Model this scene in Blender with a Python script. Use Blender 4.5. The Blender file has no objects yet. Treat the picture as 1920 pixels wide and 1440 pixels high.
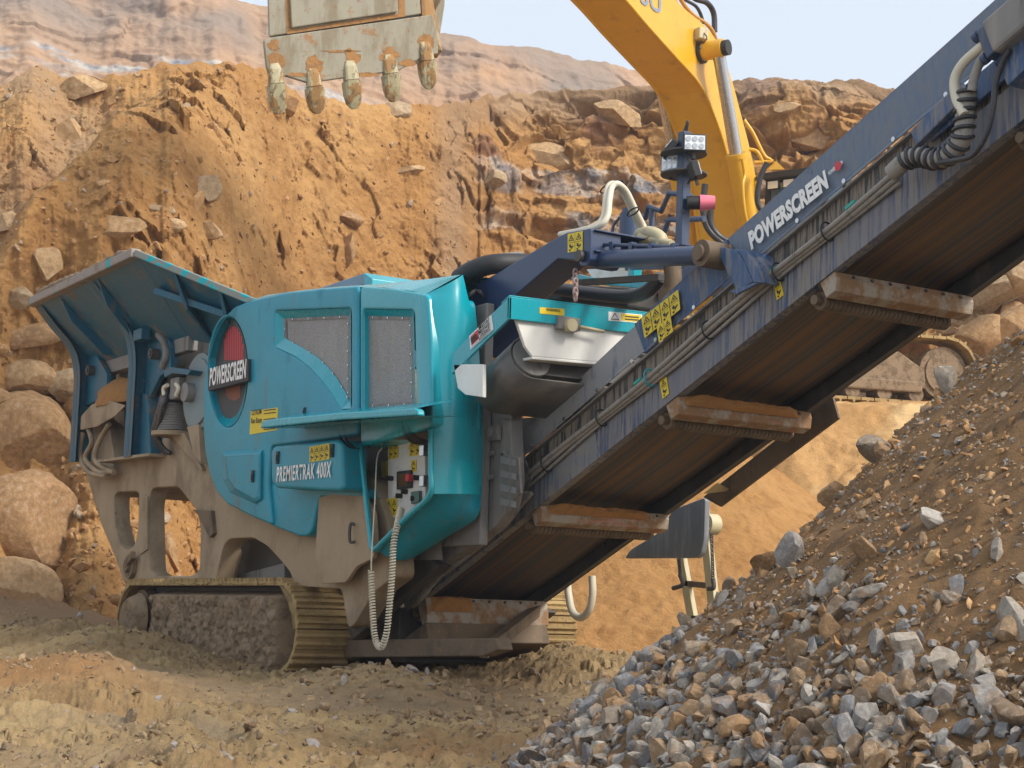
import bpy, bmesh, math, random
import numpy as np
from mathutils import Vector, Matrix
from mathutils.bvhtree import BVHTree
from mathutils.geometry import delaunay_2d_cdt
random.seed(7); rng = np.random.default_rng(7)
S = bpy.context.scene; COL = S.collection
R_ = math.radians
# ---------------------------------------------------------------- camera
F, YAW, PITCH, ROLL = 3190.9, .5795, .1357, .0276
CAM = np.array([12.26, -6.057, .504])
def _basis():
    c, s = math.cos(YAW), math.sin(YAW)
    fw = np.array([-c*math.cos(PITCH), s*math.cos(PITCH), math.sin(PITCH)])
    ri = np.array([s, c, 0.]); up = np.cross(ri, fw)
    cr, sr = math.cos(ROLL), math.sin(ROLL)
    return cr*ri+sr*up, -sr*ri+cr*up, fw
CR, CU, CF = _basis()
cam = bpy.data.objects.new('camera', bpy.data.cameras.new('camera')); COL.objects.link(cam)
cam.data.sensor_width = 36; cam.data.lens = F/1920*36; cam.data.clip_end = 3000; cam.data.clip_start = .05
cam.matrix_world = Matrix(((CR[0], CU[0], -CF[0], CAM[0]), (CR[1], CU[1], -CF[1], CAM[1]), (CR[2], CU[2], -CF[2], CAM[2]), (0, 0, 0, 1)))
S.camera = cam
# ---------------------------------------------------------------- light
SUN_AZ = math.atan2(.42, .90); SUN_EL = R_(40)
W = bpy.data.worlds.new('World'); S.world = W; W.use_nodes = True
nt = W.node_tree; bg = nt.nodes['Background']
sky = nt.nodes.new('ShaderNodeTexSky'); sky.sky_type = 'NISHITA'; sky.sun_disc = False
sky.sun_elevation = SUN_EL; sky.sun_rotation = math.pi/2 - SUN_AZ
sky.air_density = 1.0; sky.dust_density = 6.0; sky.ozone_density = 1.6
mx = nt.nodes.new('ShaderNodeMix'); mx.data_type = 'RGBA'; mx.inputs[0].default_value = .62      # thin bright overcast veil over the blue
mx.inputs[7].default_value = (5.2, 5.6, 6.0, 1); nt.links.new(sky.outputs[0], mx.inputs[6]); nt.links.new(mx.outputs[2], bg.inputs[0]); bg.inputs[1].default_value = .15
sl = bpy.data.lights.new('sun', 'SUN'); sl.energy = 2.5; sl.angle = R_(14); sl.color = (1, .94, .85)
so = bpy.data.objects.new('sun', sl); COL.objects.link(so)
sd = Vector((math.cos(SUN_EL)*math.cos(SUN_AZ), math.cos(SUN_EL)*math.sin(SUN_AZ), math.sin(SUN_EL)))
so.rotation_euler = sd.to_track_quat('Z', 'Y').to_euler(); so.location = (0, 0, 30)
S.view_settings.view_transform = 'Standard'; S.view_settings.look = 'None'; S.view_settings.exposure = .48; S.view_settings.gamma = 1
# ---------------------------------------------------------------- helpers
def ray(px, py): return CF+(px-960)/F*CR-(py-720)/F*CU
def U(px, py, x=None, y=None, z=None, d=None, pl=None):
    v = ray(px, py)
    if x is not None: t = (x-CAM[0])/v[0]
    elif y is not None: t = (y-CAM[1])/v[1]
    elif z is not None: t = (z-CAM[2])/v[2]
    elif pl is not None: t = np.dot(np.array(pl[0])-CAM, pl[1])/np.dot(v, pl[1])
    else: t = d
    return CAM+t*v
AL = .3966
CE = np.array([math.cos(AL), 0, math.sin(AL)]); CN = np.array([-math.sin(AL), 0, math.cos(AL)]); CO = np.array([2.11, 0, 1.30])
def CV(s, y, n): p = CO+s*CE+n*CN; return np.array([p[0], y, p[2]])
FW2 = np.array([-math.cos(YAW), math.sin(YAW)]); RI2 = np.array([math.sin(YAW), math.cos(YAW)])
def RD(r, d, z=0): p = CAM[:2]+r*RI2+d*FW2; return np.array([p[0], p[1], z])

def link(o, parent=None, **kw):
    COL.objects.link(o)
    if parent is not None:
        o.parent = parent; o.matrix_parent_inverse = parent.matrix_world.inverted()
    for k, v in kw.items(): o[k] = v
    return o
def empty(name, loc, label, cat, group=None):
    o = bpy.data.objects.new(name, None); o.location = [float(a) for a in loc]; o.empty_display_size = .2
    COL.objects.link(o); o.matrix_world = Matrix.Translation(o.location)
    o['label'] = label; o['category'] = cat
    if group: o['group'] = group
    return o
class MB:
    def __init__(s): s.v = []; s.f = []; s.m = []; s.sm = []
    def add(s, vs, fs, mi=0, smooth=False):
        b = len(s.v); s.v += [tuple(map(float, p)) for p in vs]; s.f += [tuple(b+i for i in f) for f in fs]
        s.m += [mi]*len(fs); s.sm += [smooth]*len(fs); return s
    def hexa(s, P, mi=0):   # 8 pts: bottom 4 then top 4
        return s.add(P, [(0, 3, 2, 1), (4, 5, 6, 7), (0, 1, 5, 4), (1, 2, 6, 5), (2, 3, 7, 6), (3, 0, 4, 7)], mi)
    def box(s, a, b, mi=0):
        x0, y0, z0 = a; x1, y1, z1 = b
        return s.hexa([(x0, y0, z0), (x1, y0, z0), (x1, y1, z0), (x0, y1, z0), (x0, y0, z1), (x1, y0, z1), (x1, y1, z1), (x0, y1, z1)], mi)
    def cbox(s, s0, s1, y0, y1, n0, n1, mi=0):  # box in conveyor space
        return s.hexa([CV(s0, y0, n0), CV(s1, y0, n0), CV(s1, y1, n0), CV(s0, y1, n0), CV(s0, y0, n1), CV(s1, y0, n1), CV(s1, y1, n1), CV(s0, y1, n1)], mi)
    def bar(s, p, q, w, h, up=(0, 0, 1), mi=0):
        p = np.array(p, float); q = np.array(q, float); d = q-p; d /= np.linalg.norm(d)
        u = np.array(up, float); sd = np.cross(d, u); sd /= np.linalg.norm(sd); u = np.cross(sd, d)
        a, b = sd*w/2, u*h/2
        return s.hexa([p-a-b, p+a-b, p+a+b, p-a+b, q-a-b, q+a-b, q+a+b, q-a+b], mi)
    def prism(s, pts, vec, mi=0):
        n = len(pts); vec = np.array(vec, float); P = [np.array(p, float) for p in pts]
        fs = [tuple(range(n))[::-1], tuple(range(n, 2*n))]+[(i, (i+1) % n, n+(i+1) % n, n+i) for i in range(n)]
        return s.add(P+[p+vec for p in P], fs, mi)
    def tube(s, pts, r, n=10, mi=0, cap=True, rr=None):
        P = np.array(pts, float); k = len(P); vs = []
        T = np.gradient(P, axis=0); T /= np.linalg.norm(T, axis=1)[:, None]+1e-12
        u = np.cross(T[0], (0.13, .2, 1)); u /= np.linalg.norm(u)
        for i in range(k):
            u = u-T[i]*np.dot(u, T[i]); u /= np.linalg.norm(u); w = np.cross(T[i], u)
            ri = rr[i] if rr is not None else r
            for j in range(n):
                a = 2*math.pi*j/n; vs.append(P[i]+ri*(math.cos(a)*u+math.sin(a)*w))
        fs = [(i*n+j, i*n+(j+1) % n, (i+1)*n+(j+1) % n, (i+1)*n+j) for i in range(k-1) for j in range(n)]
        s.add(vs, fs, mi, True)
        if cap: s.add([vs[j] for j in range(n)], [tuple(range(n))[::-1]], mi); s.add([vs[(k-1)*n+j] for j in range(n)], [tuple(range(n))], mi)
        return s
    def cyl(s, p, q, r, n=20, mi=0, r2=None):
        return s.tube([p, q], r, n, mi, rr=[r, r if r2 is None else r2])
    def build(s, name, mats, parent=None, bevel=0, **kw):
        me = bpy.data.meshes.new(name); me.from_pydata(s.v, [], s.f)
        for m in (mats if isinstance(mats, (list, tuple)) else [mats]): me.materials.append(m)
        me.polygons.foreach_set('material_index', s.m); me.polygons.foreach_set('use_smooth', s.sm)
        bm = bmesh.new(); bm.from_mesh(me); bmesh.ops.recalc_face_normals(bm, faces=bm.faces); bm.to_mesh(me); bm.free()
        me.update()
        o = bpy.data.objects.new(name, me)
        if bevel:
            b = o.modifiers.new('bevel', 'BEVEL'); b.width = bevel; b.segments = 2; b.limit_method = 'ANGLE'; b.angle_limit = R_(35)
        return link(o, parent, **kw)
def cr(pts, k=8):   # catmull-rom
    P = np.array(pts, float); P = np.vstack([2*P[0]-P[1], P, 2*P[-1]-P[-2]]); out = []
    for i in range(1, len(P)-2):
        for t in np.linspace(0, 1, k, endpoint=False):
            out.append(.5*((2*P[i])+(-P[i-1]+P[i+1])*t+(2*P[i-1]-5*P[i]+4*P[i+1]-P[i+2])*t*t+(-P[i-1]+3*P[i]-3*P[i+1]+P[i+2])*t**3))
    out.append(P[-2]); return np.array(out)
DG = bpy.context.evaluated_depsgraph_get
def curve_mesh(cu):
    o = bpy.data.objects.new('tmp', cu); COL.objects.link(o); DG().update()
    me = bpy.data.meshes.new_from_object(o.evaluated_get(DG())); bpy.data.objects.remove(o); return me
def rnd(poly, r, k=5):   # round the corners of a 2D polygon
    P = [np.array(p, float) for p in poly]; n = len(P); out = []
    for i in range(n):
        a, b, c = P[i-1], P[i], P[(i+1) % n]
        la, lc = np.linalg.norm(a-b), np.linalg.norm(c-b); q = min(r, la*.45, lc*.45)
        s0 = b+(a-b)/la*q; s1 = b+(c-b)/lc*q
        for t in np.linspace(0, 1, k): out.append((1-t)**2*s0+2*t*(1-t)*b+t*t*s1)
    return out
def plate(name, mats, parent, outer, holes=(), y=None, thick=.05, bevel=.004, frame=None, rr=0, bres=2, **kw):
    """outline(s) in target pixels, laid on plane y=const (or frame=(origin, xdir, ydir)) and extruded away."""
    if frame is None: frame = (np.array([0, y, 0.]), np.array([1., 0, 0]), np.array([0, 0, 1.]))
    o, ex, ey = [np.array(a, float) for a in frame]; nz = np.cross(ex, ey)
    def prep(li, ccw):
        pts = [U(*p, pl=(o, nz)) if len(p) == 2 else np.array(p) for p in li]
        q = [np.array([np.dot(p-o, ex), np.dot(p-o, ey)]) for p in pts]
        if rr: q = rnd(q, rr, 6)
        k = [q[0]]
        for p in q[1:]:
            if np.linalg.norm(p-k[-1]) > .004: k.append(p)
        if np.linalg.norm(k[0]-k[-1]) < .004: k.pop()
        A = sum(k[i-1][0]*k[i][1]-k[i][0]*k[i-1][1] for i in range(len(k)))
        return np.array(k if (A > 0) == ccw else k[::-1])
    L = [prep(outer, True)]+[prep(h, False) for h in holes]
    def inset(q, d):
        e = np.roll(q, -1, 0)-q; e /= np.linalg.norm(e, axis=1)[:, None]; n = np.stack([-e[:, 1], e[:, 0]], 1); m = n+np.roll(n, 1, 0); m /= np.maximum((m*m).sum(1)/2, .5)[:, None]
        return q+m*d
    sgn = 1 if np.dot(nz, o-CAM) < 0 else -1       # nz toward camera?
    W3 = lambda p, dep: o+p[0]*ex+p[1]*ey-sgn*nz*dep
    V, Fs, sm = [], [], []
    def addloop(q, dep): b0 = len(V); V.extend([W3(p, dep) for p in q]); return b0, len(q)
    def cap(loops, base, dep_=0):
        new = {}
        vs = [Vector((float(p[0]), float(p[1]))) for q in loops for p in q]; ed = []; c = 0
        for q in loops: ed += [(c+i, c+(i+1) % len(q)) for i in range(len(q))]; c += len(q)
        r = delaunay_2d_cdt(vs, ed, [], 0, 1e-6); rv, rf, ov = r[0], r[2], r[3]
        def inside(pt, q):
            x, y = pt; x0, y0 = q[:, 0], q[:, 1]; x1, y1 = np.roll(x0, -1), np.roll(y0, -1); c_ = ((y0 > y) != (y1 > y)) & (x < (x1-x0)*(y-y0)/np.where(y1 == y0, 1e-12, y1-y0)+x0); return c_.sum() % 2 == 1
        for f in rf:
            cx = sum(rv[i][0] for i in f)/3, sum(rv[i][1] for i in f)/3
            if inside(cx, loops[0]) and not any(inside(cx, h) for h in loops[1:]):
                for i in f:
                    if not ov[i] and i not in new: new[i] = len(V); V.append(W3(rv[i], dep_))
                Fs.append(tuple(base+ov[i][0] if ov[i] else new[i] for i in f)); sm.append(False)
    steps = [(bevel*(1-math.sin(t)), bevel*(1-math.cos(t))) for t in np.linspace(0, math.pi/2, bres+2)]+[(0, thick)]
    front = [inset(q, steps[0][0]) for q in L]; prev = []; b0 = 0
    for q in front: prev.append(addloop(q, 0))
    cap(front, 0)
    for ins, dep in steps[1:]:
        cur = [addloop(inset(q, ins), dep) for q in L]
        for (pb, n), (cb, _) in zip(prev, cur):
            for i in range(n): Fs.append((pb+i, pb+(i+1) % n, cb+(i+1) % n, cb+i)); sm.append(True)
        prev = cur
    cap(L, prev[0][0], thick)
    me = bpy.data.meshes.new(name); me.from_pydata([tuple(v) for v in V], [], Fs)
    for m in (mats if isinstance(mats, (list, tuple)) else [mats]): me.materials.append(m)
    me.polygons.foreach_set('use_smooth', sm); bm = bmesh.new(); bm.from_mesh(me); bmesh.ops.recalc_face_normals(bm, faces=bm.faces); bm.to_mesh(me); bm.free(); me.set_sharp_from_angle(angle=R_(40))
    ob = bpy.data.objects.new(name, me); return link(ob, parent, **kw)
def loft(P, Q, mb, mi=0, close=True, smooth=False):
    n = len(P); fs = [(i, (i+1) % n, n+(i+1) % n, n+i) for i in range(n if close else n-1)]
    mb.add(list(P)+list(Q), fs, mi, smooth); return mb
_tm = {}
def text(txt, A, B, h, mat, parent, name='lettering', upv=(0, 0, 1), off=.004, gap=1.04, bold=.02, shear=0, thick=.001, **kw):
    """letters whose baseline runs from world point A to B, capitals h metres tall"""
    A = np.array(A, float); B = np.array(B, float); w = np.linalg.norm(B-A); ex = (B-A)/w
    up = np.array(upv, float); ey = up-ex*np.dot(up, ex); ey /= np.linalg.norm(ey); nz = np.cross(ex, ey)
    cu = bpy.data.curves.new('t', 'FONT'); cu.body = txt; cu.size = 1; cu.offset = bold; cu.shear = shear; cu.space_character = gap; cu.resolution_u = 3
    me = curve_mesh(cu); bpy.data.curves.remove(cu)
    co = np.empty(len(me.vertices)*3); me.vertices.foreach_get('co', co); co = co.reshape(-1, 3)
    x0, x1 = co[:, 0].min(), co[:, 0].max(); sx = w/(x1-x0); sy = h/.70
    nco = A+np.outer((co[:, 0]-x0)*sx, ex)+np.outer(co[:, 1]*sy, ey)+nz*off
    me.vertices.foreach_set('co', nco.ravel()); me.materials.clear(); me.materials.append(mat)
    return link(bpy.data.objects.new(name, me), parent, **kw)
# ---------------------------------------------------------------- numpy noise
_perm = rng.permutation(256); _perm = np.concatenate([_perm]*3)
_g = rng.normal(size=(256, 3)); _g /= np.linalg.norm(_g, axis=1)[:, None]
def perlin(P):
    Pi = np.floor(P).astype(np.int64); f = P-Pi; Pi &= 255; u = f*f*f*(f*(f*6-15)+10); out = 0
    for dx in (0, 1):
        for dy in (0, 1):
            for dz in (0, 1):
                h = _perm[_perm[_perm[(Pi[..., 0]+dx) & 255]+((Pi[..., 1]+dy) & 255)]+((Pi[..., 2]+dz) & 255)]
                g = _g[h]; d = (f[..., 0]-dx)*g[..., 0]+(f[..., 1]-dy)*g[..., 1]+(f[..., 2]-dz)*g[..., 2]
                out = out+d*(u[..., 0] if dx else 1-u[..., 0])*(u[..., 1] if dy else 1-u[..., 1])*(u[..., 2] if dz else 1-u[..., 2])
    return out
def fbm(P, sc, oc=4, ridge=False, gain=.5):
    P = P*np.asarray(sc, float); a = 1; o = 0; t = 0
    for i in range(oc):
        n = perlin(P*2**i+i*17.3); n = 1-2.2*np.abs(n) if ridge else n
        o = o+a*n; t += a; a *= gain
    return o/t*1.5 if not ridge else o/t
def blocks(P, sc):   # angular faceted relief: cell value noise with worley borders
    P = P*np.asarray(sc, float); Pi = np.floor(P).astype(np.int64); f1 = np.full(P.shape[:-1], 9.); f2 = f1.copy(); val = np.zeros(P.shape[:-1]); lin = val.copy()
    for dx in (-1, 0, 1):
        for dy in (-1, 0, 1):
            for dz in (-1, 0, 1):
                c = Pi+np.array([dx, dy, dz]); h = _perm[_perm[_perm[c[..., 0] & 255]+(c[..., 1] & 255)]+(c[..., 2] & 255)]
                j = _g[h]*.5; q = P-(c+.5+j); d = np.sqrt((q**2).sum(-1)); g2 = _g[(h*7+3) & 255]
                m = d < f1; f2 = np.where(m, f1, np.minimum(f2, d)); val = np.where(m, h/255., val); lin = np.where(m, (q*g2).sum(-1), lin); f1 = np.where(m, d, f1)
    return val-.5+.9*lin, f2-f1
def gridmesh(name, X, mat, attrs=None, smooth=True, parent=None, **kw):
    ny, nx = X.shape[:2]; me = bpy.data.meshes.new(name); me.vertices.add(nx*ny); me.vertices.foreach_set('co', X.reshape(-1).astype(np.float32))
    i = np.arange((ny-1)*(nx-1)); r, c = i//(nx-1), i % (nx-1); a = r*nx+c
    q = np.stack([a, a+1, a+nx+1, a+nx], 1).ravel(); nf = len(a)
    me.loops.add(nf*4); me.loops.foreach_set('vertex_index', q); me.polygons.add(nf); me.polygons.foreach_set('loop_start', np.arange(nf)*4)
    me.polygons.foreach_set('use_smooth', np.full(nf, smooth)); me.update(); me.validate()
    for k, v in (attrs or {}).items():
        at = me.attributes.new(k, 'FLOAT', 'POINT'); at.data.foreach_set('value', v.ravel().astype(np.float32))
    me.materials.append(mat); return link(bpy.data.objects.new(name, me), parent, **kw)
# ---------------------------------------------------------------- materials
class NT:
    def __init__(s, name):
        s.m = bpy.data.materials.new(name); s.m.use_nodes = True; s.t = s.m.node_tree; s.n = s.t.nodes; s.b = s.n['Principled BSDF']
        s.pos = s.n.new('ShaderNodeNewGeometry').outputs['Position']
    def lk(s, a, b):
        if hasattr(a, 'is_linked'): s.t.links.new(a, b)
        else: b.default_value = a
    def math(s, op, a, b=0, c=None, clamp=False):
        n = s.n.new('ShaderNodeMath'); n.operation = op; n.use_clamp = clamp; s.lk(a, n.inputs[0]); s.lk(b, n.inputs[1])
        if c is not None: s.lk(c, n.inputs[2])
        return n.outputs[0]
    def scl(s, v, sc):
        n = s.n.new('ShaderNodeVectorMath'); n.operation = 'MULTIPLY'; s.lk(v, n.inputs[0]); n.inputs[1].default_value = sc if hasattr(sc, '__len__') else (sc,)*3; return n.outputs[0]
    def noise(s, sc, detail=5, rough=.6, vec=None, dist=0):
        n = s.n.new('ShaderNodeTexNoise'); n.inputs['Scale'].default_value = 1; n.inputs['Detail'].default_value = detail; n.inputs['Roughness'].default_value = rough; n.inputs['Distortion'].default_value = dist
        s.lk(s.scl(vec or s.pos, sc), n.inputs['Vector']); return n.outputs['Fac']
    def vor(s, sc, feat='F1', vec=None, out='Distance'):
        n = s.n.new('ShaderNodeTexVoronoi'); n.feature = feat; n.inputs['Scale'].default_value = 1; s.lk(s.scl(vec or s.pos, sc), n.inputs['Vector']); return n.outputs[out]
    def step(s, v, lo, hi, a=0., b=1.):
        n = s.n.new('ShaderNodeMapRange'); n.interpolation_type = 'SMOOTHSTEP'; s.lk(v, n.inputs[0]); n.inputs[1].default_value = lo; n.inputs[2].default_value = hi; n.inputs[3].default_value = a; n.inputs[4].default_value = b; return n.outputs[0]
    def mix(s, f, a, b, mode='MIX'):
        n = s.n.new('ShaderNodeMix'); n.data_type = 'RGBA'; n.blend_type = mode; s.lk(f, n.inputs[0])
        for v, i in ((a, 6), (b, 7)): s.lk(v if hasattr(v, 'is_linked') else (*v, 1), n.inputs[i])
        return n.outputs[2]
    def ramp(s, f, stops):
        n = s.n.new('ShaderNodeValToRGB'); s.lk(f, n.inputs[0]); e = n.color_ramp.elements
        while len(e) < len(stops): e.new(.5)
        for q, (p, c) in zip(e, stops): q.position = p; q.color = (*c, 1)
        return n.outputs[0]
    def sep(s, v=None):
        n = s.n.new('ShaderNodeSeparateXYZ'); s.lk(v or s.pos, n.inputs[0]); return n.outputs
    def attr(s, name, out='Fac'):
        n = s.n.new('ShaderNodeAttribute'); n.attribute_name = name; return n.outputs[out]
    def done(s, col, rough=.6, metal=0, bump=None, bstr=.3, bdist=.01, spec=.5, coat=0):
        s.lk(col if hasattr(col, 'is_linked') else (*col, 1), s.b.inputs['Base Color']); s.lk(rough, s.b.inputs['Roughness']); s.b.inputs['Metallic'].default_value = metal
        s.b.inputs['Specular IOR Level'].default_value = spec
        if coat: s.b.inputs['Coat Weight'].default_value = coat; s.b.inputs['Coat Roughness'].default_value = .12
        if bump is not None:
            n = s.n.new('ShaderNodeBump'); n.inputs['Strength'].default_value = bstr; n.inputs['Distance'].default_value = bdist; s.lk(bump, n.inputs['Height']); s.t.links.new(n.outputs[0], s.b.inputs['Normal'])
        return s.m
MUD = (.20, .135, .075); DUST = (.27, .225, .175); OCHRE = (.36, .185, .06)
def paint(name, base, layers=(), rough=.45, metal=0, bump=.15, bs=30, coat=0, vary=.12, spec=.5):
    """layers: (colour, scale vector, lo, hi, strength)"""
    k = NT(name); n0 = k.noise(3, 3)
    col = k.mix(n0, tuple(c*(1-vary) for c in base), tuple(min(1, c*(1+vary)) for c in base)); dirt = None
    for c, sc, lo, hi, st in layers:
        f = k.math('MULTIPLY', k.step(k.noise(sc, 6, .65), lo, hi), st); col = k.mix(f, col, c)
        dirt = f if dirt is None else k.math('MAXIMUM', dirt, f)
    rg = rough if dirt is None else k.math('MULTIPLY_ADD', dirt, .9-rough, rough)
    nb = k.noise(bs, 5, .7); hb = nb if dirt is None else k.math('MULTIPLY_ADD', dirt, .8, k.math('MULTIPLY', nb, .4))
    return k.done(col, rg, metal, hb, bump, .012, coat=coat, spec=spec)
V = (9, 9, .9); SP = (22, 22, 22); BG = (1.6, 1.6, 1.6)
M = {}
M['teal'] = paint('teal_paint', (.008, .25, .34), [(DUST, (7, 7, .7), .5, .85, .35), (MUD, (5, 5, 3), .62, .75, .5), ((.42, .36, .28), SP, .68, .74, .5)], .32, coat=.25, bump=.08)
M['teal_clean'] = paint('clean_teal_paint', (.0, .30, .37), [(DUST, (6, 6, 1), .55, .95, .25), ((.10, .16, .15), (20, 20, 1.2), .60, .75, .35), (MUD, SP, .68, .72, .5)], .27, coat=.25, bump=.03)
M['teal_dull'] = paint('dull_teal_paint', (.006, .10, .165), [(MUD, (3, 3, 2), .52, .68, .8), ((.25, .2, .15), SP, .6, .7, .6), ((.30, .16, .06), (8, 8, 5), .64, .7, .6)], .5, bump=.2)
M['teal_side'] = paint('muddy_teal_paint', (.0, .245, .345), [((.13, .27, .28), (13, 13, .5), .52, .78, .35), ((.22, .155, .09), (5, 5, 1.1), .57, .74, .6), ((.17, .10, .05), SP, .62, .68, .75), ((.02, .09, .11), (2.5, 2.5, .8), .55, .7, .5)], .40, coat=.08, bump=.12, spec=.4)
M['navy'] = paint('navy_paint', (.028, .052, .11), [(DUST, (16, 16, 1.2), .48, .8, .55), ((.3, .3, .32), (40, 40, 40), .6, .75, .35)], .38, bump=.08)
M['navy_clean'] = paint('clean_navy_paint', (.022, .042, .10), [((.2, .21, .23), (14, 14, 2), .6, .8, .4)], .3, bump=.04)
M['navy_dusty'] = paint('dusty_navy_paint', (.035, .085, .19), [((.20, .20, .215), (18, 18, 2.4), .46, .6, .75), ((.30, .24, .17), (24, 24, 2), .56, .68, .7), (MUD, BG, .55, .7, .4)], .5, bump=.15)
M['navy_guard'] = paint('speckled_blue_guard_paint', (.105, .15, .225), [((.18, .205, .245), (34, 34, 7), .4, .62, .8), ((.22, .20, .18), (50, 50, 12), .55, .68, .55), ((.02, .04, .09), (6, 6, 2.5), .66, .72, .6)], .42, bump=.06)
M['mudsteel'] = paint('mud_covered_steel', (.345, .26, .17), [((.21, .155, .10), (2.5, 2.5, 1.5), .45, .68, .85), ((.42, .34, .245), (5, 5, 1.5), .52, .75, .6), ((.10, .075, .055), SP, .64, .72, .8), ((.12, .15, .20), (3, 3, 3), .70, .76, .4)], .75, bump=.35, spec=.3)
M['graysteel'] = paint('dusty_gray_steel', (.20, .19, .18), [((.10, .095, .09), (12, 12, .9), .5, .7, .8), ((.32, .29, .25), (9, 9, 1), .55, .75, .6)], .6, bump=.2)
M['darksteel'] = paint('dark_dirty_steel', (.055, .052, .05), [((.11, .095, .08), (5, 5, 3), .45, .7, .7), (MUD, BG, .58, .7, .6)], .6, bump=.25)
M['brownsteel'] = paint('brown_dirty_steel', (.15, .105, .065), [((.07, .055, .04), (5, 5, 3), .45, .7, .7), (OCHRE, SP, .6, .7, .6)], .75, bump=.3)
M['black'] = paint('black_rubber', (.018, .018, .02), [((.10, .085, .07), (12, 12, 12), .55, .8, .5)], .6)
M['hose'] = paint('dusty_gray_hose', (.27, .25, .22), [((.12, .11, .10), SP, .5, .7, .7)], .65)
M['hose_white'] = paint('pale_hose', (.62, .57, .45), [(MUD, SP, .6, .75, .5)], .5)
M['hose_dark'] = paint('black_hose', (.03, .03, .035), [((.25, .25, .25), SP, .6, .75, .4)], .4)
M['white'] = paint('white_paint', (.72, .71, .67), [(DUST, (4, 4, 2), .5, .8, .5), ((.3, .15, .06), (60, 60, 60), .66, .7, .7)], .4, bump=.06)
M['panelwhite'] = paint('panel_white_paint', (.62, .62, .60), [(DUST, SP, .55, .8, .5)], .5, bump=.06)
M['letter'] = paint('white_lettering', (.78, .78, .76), [(DUST, (40, 40, 20), .56, .7, .7)], .5, bump=.02)
M['yellowsticker'] = paint('yellow_sticker', (.70, .52, .02), [(DUST, SP, .55, .8, .45)], .5, bump=.02)
M['ink'] = paint('black_ink', (.02, .02, .02), [], .6, bump=0)
M['red'] = paint('red_paint', (.55, .03, .04), [(DUST, SP, .6, .8, .4)], .45, bump=.02)
M['pink'] = paint('faded_pink_lens', (.75, .18, .25), [], .3, bump=0)
M['chrome'] = paint('worn_chrome', (.55, .55, .56), [((.2, .2, .2), (30, 30, 3), .55, .8, .4)], .25, metal=.9, bump=.02)
M['exyellow'] = paint('excavator_yellow_paint', (.66, .36, .015), [((.50, .24, .03), (5, 5, 5), .55, .8, .4), ((.16, .07, .025), (26, 26, 26), .66, .71, .7), ((.30, .15, .035), (2.2, 2.2, 1.2), .55, .72, .5)], .36, coat=.2, bump=.04)
M['cream'] = paint('dirty_cream_paint', (.48, .42, .26), [((.28, .15, .05), (7, 7, 7), .62, .70, .85), ((.33, .29, .2), (14, 14, 3), .5, .7, .6)], .5, bump=.15)
M['bucket'] = paint('worn_bucket_steel', (.30, .275, .205), [((.33, .16, .06), (2.2, 2.2, 3.0), .57, .64, .85), ((.20, .155, .095), (4, 4, 1.0), .44, .62, .7), ((.25, .13, .05), (16, 16, 16), .60, .66, .7), ((.26, .15, .07), (30, 30, 10), .64, .69, .8), ((.36, .34, .28), (8, 8, 1), .5, .75, .5), ((.4, .42, .45), (12, 12, .5), .70, .74, .6)], .6, bump=.2)
M['tooth'] = paint('worn_tooth_steel', (.40, .36, .22), [((.31, .16, .05), (6, 6, 4), .50, .56, .9), ((.17, .11, .06), (18, 18, 9), .54, .62, .85)], .55, bump=.3)
M['rustclay'] = paint('orange_clay', (.34, .16, .045), [((.24, .11, .04), SP, .5, .7, .6)], .9, bump=.6)
M['trackmud'] = paint('mud_caked_track_steel', (.36, .25, .11), [((.24, .165, .08), (7, 7, 7), .45, .65, .8), ((.40, .30, .14), (14, 14, 14), .55, .7, .7)], .8, bump=.9, bs=18, spec=.25)
M['framemud'] = paint('thick_wet_mud', (.23, .16, .095), [((.13, .09, .055), (8, 8, 8), .45, .65, .8), ((.30, .24, .18), (14, 14, 14), .58, .7, .6)], .7, bump=1., bs=22, spec=.35)
def m_belt():
    k = NT('striped_dirty_belt'); x, y, z = k.sep()[:3]
    c = k.n.new('ShaderNodeCombineXYZ'); k.lk(k.math('MULTIPLY', x, .05), c.inputs[0]); k.lk(y, c.inputs[1]); k.lk(k.math('MULTIPLY', z, .05), c.inputs[2])
    a = k.noise((1, 8, 1), 3, .55, c.outputs[0]); b = k.noise((1, 60, 1), 4, .7, c.outputs[0]); d = k.noise((1, 7, 1), 2, .5, c.outputs[0])
    col = k.ramp(a, [(.36, (.035, .037, .044)), (.49, (.062, .063, .068)), (.53, (.15, .075, .028)), (.57, (.19, .095, .035)), (.61, (.06, .05, .045)), (.70, (.13, .12, .11)), (.8, (.16, .155, .145))])
    col = k.mix(k.math('MULTIPLY', k.step(b, .45, .7), .7), col, (.022, .022, .026)); col = k.mix(k.math('MULTIPLY', k.step(d, .5, .62), .15), col, (.10, .06, .03))
    col = k.mix(k.math('MULTIPLY', k.noise(5, 5), .35), col, (.06, .05, .045))
    return k.done(col, .62, bump=b, bstr=.2)
M['belt'] = m_belt()
def m_mesh():
    k = NT('perforated_gray_mesh'); v = k.vor(150); base = k.mix(k.noise((3, 3, 1), 3), (.20, .20, .205), (.36, .34, .32))
    base = k.mix(k.math('MULTIPLY', k.step(k.noise((5, 5, 1.5), 5), .5, .7), .5), base, (.26, .21, .16))
    return k.done(k.mix(k.step(v, .28, .4), (.05, .05, .055), base), .55, bump=v, bstr=.2)
M['mesh'] = m_mesh()
M['disk'] = paint('dark_perforated_disk', (.045, .05, .055), [((.16, .11, .07), (2, 2, 1.4), .42, .7, .6), ((.09, .09, .09), (70, 70, 70), .5, .6, .6)], .55, bump=.2)
M['lens'] = NT('lamp_lens').done((.75, .78, .8), .15, spec=.8)
M['glass'] = NT('cab_glass').done((.10, .15, .20), .06, spec=.9)
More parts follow.
